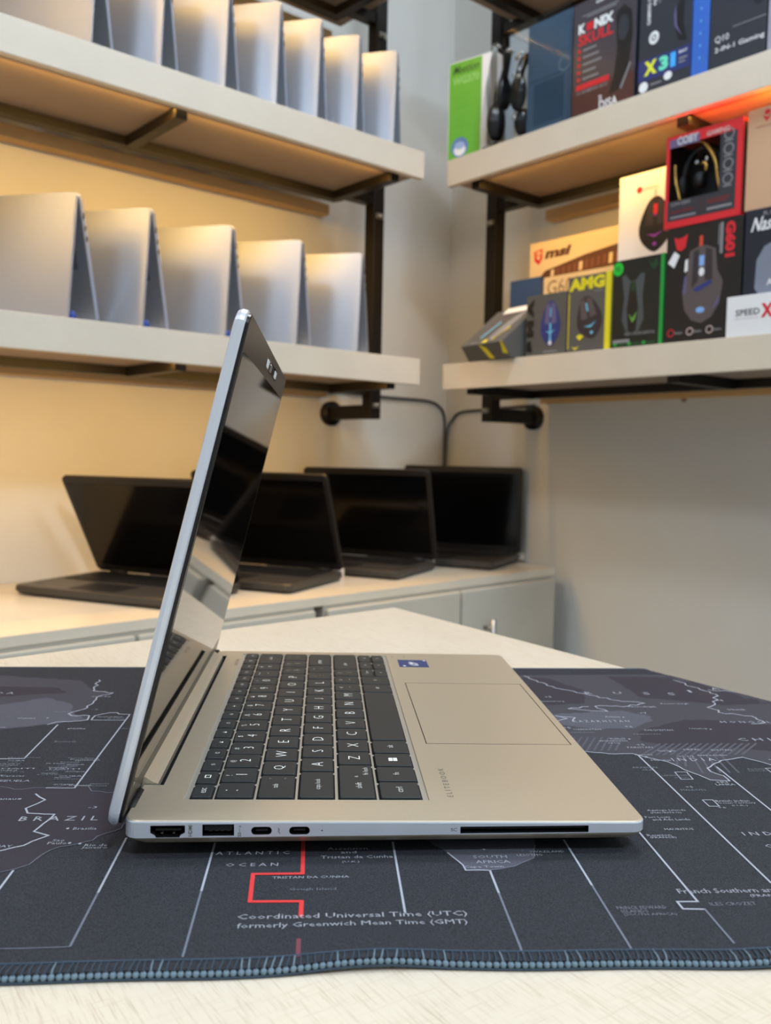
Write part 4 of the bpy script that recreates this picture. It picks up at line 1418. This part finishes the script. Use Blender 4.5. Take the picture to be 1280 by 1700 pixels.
# green box
e = box_thing('mouse_box', .724, .106, ZL, .158, TF, .065, 'black and green mouse box with green disc, left of the tall G601 box', PM('green_black', (22, 28, 26)), cGRN)
p = Print()
p.rect(.099, 0, .106, .158, cGRN, 0); p.disc(.011, .143, .011, .012, PM('bright_green', (30, 190, 60)), 1); p.text('IQ', .006, .139, .010, .008, cDGN, 3)
p.poly([(.074, .150), (.082, .143), (.090, .152), (.094, .142), (.086, .132), (.080, .138)], cDGN, 1)
p.poly([(.020, .128), (.028, .131), (.038, .118), (.048, .118), (.060, .131), (.068, .128), (.064, .09), (.068, .05), (.058, .028), (.044, .022), (.032, .028), (.022, .05), (.026, .09)], PM('mouse_body', (70, 78, 82)), 1)
p.poly([(.038, .116), (.048, .116), (.056, .07), (.052, .030), (.044, .026), (.036, .030), (.032, .07)], cBLK, 2)
p.poly([(.036, .062), (.044, .052), (.054, .064), (.050, .050), (.044, .044)], PM('moss', (96, 150, 60)), 3); p.rect(.041, .100, .047, .114, cDGN, 3)
p.text('DEATHADDER ESSENTIAL', .030, .022, .062, .005, cGY); p.rect(.004, .010, .040, .016, cGY, 1)
for x in (.006, .036, .066): p.rect(x, .004, x + .007, .010, cGRN, 2); p.rect(x + .010, .004, x + .026, .009, cDGN, 2)
p.build('front_print', e)
# white box behind the green one
e = box_thing('mouse_box', .682, .110, ZL, .331, TF - .070, .05, 'tall white mouse box picturing a black mouse, behind the green box', cWH)
p = Print()
p.mouse(.080, .232, .060, .100, cBLK, cMS2, cPUR); p.rect(.076, .250, .084, .268, cRED, 4); p.rect(.072, .280, .074, .292, cWH, 4); p.rect(.078, .280, .080, .294, cGY, 4)
p.disc(.044, .300, .006, .006, cRED, 1); p.text('REDRAGON', .052, .297, .030, .006, cPINK)
p.build('front_print', e)
# G601 box
e = box_thing('mouse_box', .833, .138, ZL, .196, TF, .09, 'tall black box lettered G601 in red, picturing a seven-button mouse', cBLK, cBLK)
p = Print()
p.text('G601', .108, .190, .058, .018, cRED, vert=2, bold=.06); p.rect(.099, .140, .104, .190, cGY, 1); p.rect(.096, .155, .0975, .188, cGY, 1)
p.poly([(.014, .180), (.022, .176), (.032, .178), (.040, .182), (.036, .160), (.028, .155), (.020, .158)], cRED, 1)
p.rect(.062, .150, .068, .175, PM('orange_red', (200, 70, 50)), 1)
p.poly([(.045, .152), (.062, .158), (.075, .158), (.092, .150), (.096, .115), (.107, .095), (.102, .06), (.088, .038), (.070, .030), (.052, .036), (.038, .055), (.033, .085), (.040, .115)], cMS, 2)
p.poly([(.052, .150), (.062, .154), (.062, .10), (.050, .09)], cMS2, 3); p.poly([(.074, .154), (.086, .149), (.088, .10), (.074, .10)], cMS2, 3)
p.rect(.063, .125, .072, .142, PM('sky', (130, 170, 230)), 4); p.disc(.068, .115, .005, .007, cWH, 5)
p.poly([(.052, .088), (.085, .100), (.088, .094), (.060, .082)], cIND, 4); p.disc(.068, .052, .008, .005, PM('sky', (130, 170, 230)), 4)
p.poly([(.094, .060), (.102, .075), (.100, .060), (.090, .050)], cMW, 4); p.poly([(.036, .118), (.042, .120), (.042, .140), (.037, .138)], cWH, 4); p.poly([(.034, .085), (.037, .112), (.041, .11), (.040, .08)], cMW, 4)
p.poly([(.004, .138), (.016, .128), (.026, .148), (.016, .156)], cWH, 4)
for x in (.014, .050, .086):
    p.ring(x, .018, .005, .0066, cRED if x < .02 else cPINK, 1); p.text('Button', x + .008, .015, .014, .005, cGY)
p.build('front_print', e)
# black box at the right edge + white SPEED X in front
e = box_thing('mouse_box', .973, .135, ZL, .200, TF - .002, .07, 'dark navy box with white script lettering at the right picture edge', cDB, cDB)
p = Print(); p.text('Nassime', .010, .165, .070, .022, cWH, bold=.02, shear=.3); p.text('R.G.B', .030, .188, .030, .007, cGY)
p.poly([(.022, .120), (.034, .140), (.060, .150), (.086, .140), (.096, .110), (.090, .07), (.070, .045), (.040, .050), (.020, .075)], PM('grey_mouse', (120, 128, 145)), 1)
p.poly([(.045, .135), (.060, .140), (.064, .09), (.050, .085)], PM('grey_mouse2', (84, 92, 108)), 2); p.poly([(.048, .10), (.053, .13), (.056, .128), (.051, .10)], cYL, 3)
p.poly([(.030, .066), (.07, .058), (.08, .064), (.06, .068)], PM('tealg', (60, 130, 120)), 3); p.text('A', .040, .078, .010, .010, cWH, 4)
p.build('front_print', e)
e = box_thing('small_box', .955, .110, ZL, .064, TF + .012 + .0, .011, 'small white box lettered SPEED X standing in front of the black boxes', cWH)
p = Print(); p.text('SPEED', .016, .032, .040, .010, cSLT, bold=.01); p.text('X', .058, .026, .020, .022, cRED, bold=.05); p.rect(.014, .027, .055, .0275, cGY, 1)
p.build('front_print', e)
# kraft box above
e = box_thing('carton_box', .968, .14, ZL + .2008, .158, TF - .006, .06, 'plain kraft carton with small red emblem, on top of the dark navy box', cTAN)
p = Print(); p.poly([(.024, .146), (.031, .134), (.040, .146), (.032, .141)], cRED, 1); p.disc(.032, .149, .005, .004, cRED, 1); p.rect(.014, .128, .050, .1295, PM('faint_red', (176, 120, 100)), 1)
p.build('front_print', e)

CLEAR = mat('clear_plastic', (235, 240, 245), .06, trans=1.0, ior=1.12, spec=.9)
BUD = mat('headset_black', (20, 20, 23), .22)
GOLD = mat('gold_braid', (226, 176, 92), .25, .8)
SKY_ = mat('shiny_silver', (215, 220, 228), .1, .9)

# red windowed box on top of G601
e = empty('headset_box', PR(.826, TF + .001, ZL + .1968), ROT_R, 'red framed window box with gold-trimmed headset, on top of the G601 box', 'box')
w_, h_, d_ = .138, .155, .075
mb = MB()
mb.box(0, .004, 0, w_, d_, .006, cRED); mb.box(0, .004, h_ - .006, w_, d_, h_, cRED)
mb.box(0, .004, .006, .003, d_, h_ - .006, cRED); mb.box(.003, .004, .006, .006, d_, h_ - .006, cBLK); mb.box(w_ - .006, .004, .006, w_, d_, h_ - .006, cBRN); mb.box(.006, d_ - .003, .006, w_ - .006, d_, h_ - .006, cSLT)
# front frame
mb.box(0, 0, 0, w_, .004, .012, cRED); mb.box(0, 0, h_ - .018, w_, .004, h_, cRED); mb.box(0, 0, .012, .006, .004, h_ - .018, cRED); mb.box(w_ - .009, 0, .012, w_, .004, h_ - .018, cRED)
mb.build('carton', e)
p = Print()
p.rect(.006, .012, w_ - .009, .045, cSLT, 0); p.rect(w_ - .038, .045, w_ - .009, h_ - .018, cSLT, 0); p.rect(.006, h_ - .020, .062, h_ - .006, cMW, 1)
p.text('COBY', .020, h_ - .018, .040, .014, PM('silver_print', (180, 184, 196)), bold=.05, ly=2); p.text('GAMING', .075, h_ - .016, .040, .008, cPINK, ly=2)
for k in range(4): p.ring(w_ - .023, .062 + k * .024, .007, .009, cGY, 1); p.rect(w_ - .031, .050 + k * .024, w_ - .016, .052 + k * .024, cGY, 1)
p.text('GAMING HEADSET', .012, .024, .045, .005, cDRED); p.rect(.012, .016, .060, .019, cGY, 1); p.text('HEADSET', .080, .028, .040, .008, cDRED); p.rect(.064, .016, .076, .042, cMS2, 1); p.rect(.080, .018, .124, .022, cGY, 1)
p.text('CH-GH', .012, .037, .036, .006, cGY)
p.build('front_print', e)
mb = MB(); mb.box(.006, .0012, .045, w_ - .038, .0018, h_ - .018, CLEAR); mb.build('window', e)
mb = MB()
arc = [(.054 + .037 * math.cos(a), .030, .085 + .050 * math.sin(a)) for a in [math.pi * (k / 24) for k in range(25)]]
mb.tube([(x, y, z) for x, y, z in arc], .006, BUD, 12)
mb.ell((.018, .032, .075), .010, .016, .022, BUD); mb.ell((.088, .032, .075), .010, .016, .022, BUD)
mb.ell((.052, .022, .078), .012, .012, .013, BLACKM)
mb.tube([(.056, .018, .102), (.062, .014, .104), (.068, .014, .098), (.067, .014, .088)], .0028, GOLD, 8)
mb.ell((.050, .014, .106), .004, .003, .004, SKY_, nu=10, nv=6); mb.ell((.068, .014, .108), .003, .003, .005, SKY_, nu=10, nv=6)
o = mb.build('headset', e)
mb = MB()
mb.tube(smooth([(.018, .012, .140), (.040, .012, .142), (.060, .012, .138), (.075, .012, .120), (.086, .012, .098), (.090, .012, .075), (.096, .012, .052)]), .0032, GOLD, 8)
mb.tube(smooth([(.010, .012, .110), (.012, .012, .085), (.018, .012, .062), (.022, .012, .048)]), .0026, GOLD, 8)
tag(mb.build('cord', o), 'gold braided cord')

# ---- upper shelf
e = box_thing('webcam_box', .2735, .108, ZU, .212, .30, .035, 'lime green and white box lettered WG370, left end of the upper right shelf', cWH)
e.location = PR(.280, .285, ZU + .0004); e.rotation_euler = (0, 0, ROT_R + R(12))
p = Print()
p.rect(.002, .006, .084, .210, cLG, 0); p.text('Meetion',   .010, .185, .064, .018, cDGN, bold=.01, shear=.35); p.text('WG370', .010, .162, .068, .017, cPG, bold=.04, ly=2)
for k in range(3): p.ring(.035, .128 - k * .038, .006, .008, PM('leaf', (90, 168, 60)), 1); p.rect(.018, .112 - k * .038, .054, .115 - k * .038, PM('leaf', (90, 168, 60)), 1)
p.disc(.032, .030, .021, .021, PM('badge_blue', (96, 124, 190)), 1); p.disc(.032, .024, .015, .012, cWH, 2); p.disc(.032, .034, .013, .008, PM('badge_pale', (150, 172, 216)), 3)
p.build('front_print', e)

# headset in a clear clam pack
e = empty('headset_pack', PR(.4385, TF, ZU + .0004), ROT_R, 'clear plastic pack with a black headset and teal card, right of the lime green box', 'box')
mb = MB(); mb.box(.004, .095, .002, .168, .098, .222, cTEAL); mb.box(.058, .010, .002, .168, .012, .218, PM('teal_light', (70, 98, 122))); mb.box(.0, .004, 0, .168, .098, .002, cTEAL)
mb.build('card', e)
p = Print(); p.y = .0098
p.rect(.075, .02, .150, .10, cTEAL, 0); p.rect(.060, .105, .165, .108, cTEAL, 0); p.ring(.150, .12, .012, .014, PM('pale_teal', (120, 150, 165)), 1)
p.build('card_print', e)
mb = MB()
mb.box(0, 0, 0, .170, .0006, .226, CLEAR); mb.box(0, 0, 0, .0006, .098, .226, CLEAR); mb.box(.1694, 0, 0, .170, .098, .226, CLEAR); mb.box(0, 0, .2254, .170, .098, .226, CLEAR)
mb.build('clear_shell', e)
mb = MB()
mb.tube([(.030, .05 + .036 * math.cos(a), .105 + .075 * math.sin(a)) for a in [math.pi * k / 20 for k in range(21)]], .009, BUD, 12)
mb.ell((.030, .014, .100), .020, .012, .036, BUD); mb.ell((.030, .086, .100), .020, .010, .036, BUD)
mb.ell((.032, .030, .045), .018, .020, .028, BUD)
mb.build('headset', e)
mb = MB()
for x, z, a, b in ((.010, .188, .010, .004), (.036, .165, .010, .007), (.045, .170, .005, .004), (.040, .142, .006, .005), (.024, .134, .005, .006), (.038, .128, .008, .005), (.030, .048, .006, .006)):
    mb.ell((x, .0035, z), a * .8, .0018, b, SKY_, nu=10, nv=6)  # silver beads standing in for highlights on the black headset
mb.build('headset_highlight', e)
# ear cups bulging in a clear blister left of the pack
e = empty('headset_pack', PR(.4100, .294, ZU + .0004), ROT_R, 'small dark headset standing in a clear blister between the green box and the tall pack', 'headset')
mb = MB(); mb.ell((.002, .02, .055), .016, .020, .038, BUD); mb.ell((.012, .03, .115), .012, .02, .035, BUD)
mb.tube(smooth([(.004, .02, .09), (.008, .02, .12), (.022, .02, .155)]), .006, BUD, 10)
mb.box(-.020, .0, 0, .024, .045, .006, BUD, .003)
mb.build('headset', e)
mb = MB()
mb.loft([[(x, y, z) for x, y in ((-w2, -.004), (.024, -.004), (.024, .05), (-w2, .05))] for z, w2 in ((.006, .018), (.05, .020), (.10, .012), (.17, -.004), (.20, -.012))], CLEAR)
mb.build('clear_shell', e)

# Konix
e = box_thing('headset_box', .616, .138, ZU, .212, TF, .085, 'dark red headset box lettered KONIX in a glossy sleeve, right of the clear pack', PM('konix', (64, 58, 66), .25), cSLT)
p = Print()
p.rect(0.002, 0, .138, .055, PM('maroon', (70, 40, 44), .3), 0)
p.text('K', .012, .154, .016, .018, cWH, bold=.06); p.rect(.030, .156, .046, .170, cRED, 1); p.text('NIX', .048, .154, .042, .018, cWH, bold=.06)
p.text('SKULL', .012, .132, .078, .020, cRED, bold=.03); p.text('GAMING', .050, .198, .040, .006, cWH); p.rect(.020, .184, .100, .186, cGY, 1); p.rect(.030, .180, .095, .182, cGY, 1)
for k in range(5): p.rect(.012, .120 - k * .013, .018, .127 - k * .013, cRED, 1); p.rect(.024, .121 - k * .013, .054 + (k % 3) * .006, .1245 - k * .013, cGY, 1)
p.rect(.010, .052, .084, .062, cRED, 1); p.text('12 GAMING ACC', .012, .044, .070, .006, cGY); p.text('2', .062, .022, .008, .008, cWH); p.text('DISA', .064, .004, .040, .016, cWH, bold=.02)
p.poly([(.095, .165), (.112, .175), (.128, .160), (.132, .12), (.125, .07), (.112, .030), (.085, .025), (.095, .06), (.100, .10)], cBLK, 2)
p.disc(.112, .135, .012, .022, PM('graph', (48, 48, 56), .2), 3); p.disc(.126, .192, .006, .007, cWH, 3); p.poly([(.108, .03), (.128, .07), (.131, .068), (.112, .028)], cGY, 4)
p.build('front_print', e)
# X31
e = box_thing('headset_box', .762, .102, ZU, .215, TF, .085, 'black headset box with bright X31 on a blue band', cSLT, cBLU)
p = Print()
p.rect(0, .026, .102, .062, PM('band', (40, 52, 110)), 0); p.text('X', .012, .034, .026, .024, PM('xyel', (220, 226, 60)), bold=.06, ly=2); p.text('3', .042, .034, .018, .024, PM('xmint', (110, 222, 190)), bold=.06, ly=2); p.text('1', .064, .034, .010, .024, PM('xblu', (70, 170, 250)), bold=.06, ly=2)
p.text('RAY', .080, .052, .016, .005, cWH); p.rect(.080, .042, .096, .045, cGY, 1); p.rect(.080, .036, .092, .039, cGY, 1)
p.disc(.012, .016, .009, .009, cWH, 1); p.disc(.060, .022, .008, .007, cWH, 1); p.rect(.026, .015, .048, .018, cGY, 1)
p.disc(.030, .095, .010, .011, cWH, 1); p.ring(.030, .095, .003, .005, cSLT, 3)
p.text('GAMING HEADSET', .022, .120, .080, .007, cWH, vert=1); p.text('FEEL YOUR', .033, .150, .055, .006, cWH, vert=1); p.text('GAME', .042, .150, .035, .006, cGY, vert=1)
p.poly([(.070, .125), (.078, .14), (.088, .15), (.086, .10), (.094, .07), (.078, .075), (.070, .10)], cBLK, 1); p.poly([(.068, .12), (.071, .135), (.074, .10), (.085, .08), (.070, .10)], cMW, 2)
p.build('front_print', e)
# blue spine box
e = box_thing('blue_box', .866, .030, ZU, .215, TF, .085, 'narrow bright blue upright box between the X31 box and the Q10 box', cBLU)
p = Print()
for k in range(9): p.rect(.014, .03 + k * .02, .016, .034 + k * .02, cCY, 1)
p.build('front_print', e)
# Q10
e = box_thing('headset_box', .898, .096, ZU, .215, TF, .085, 'slate box lettered Q10 2-IN-1 at the right end of the upper right shelf', cSLT, cSLT)
p = Print()
p.text('Q10', .010, .044, .024, .012, cWH, bold=0); p.text('2-IN-1 Gaming', .010, .028, .084, .010, cWH, bold=.01)
p.rect(.040, .062, .096, .0635, cGY, 1); p.ring(.078, .140, .018, .024, PM('navy_ring', (30, 34, 44)), 1); p.disc(.082, .110, .012, .026, PM('navy_ring', (30, 34, 44)), 1)
p.build('front_print', e)
e = box_thing('grey_box', .997, .080, ZU, .215, TF, .085, 'light grey box cut off by the picture edge, right of the Q10 box', PM('lilac', (150, 150, 166)))
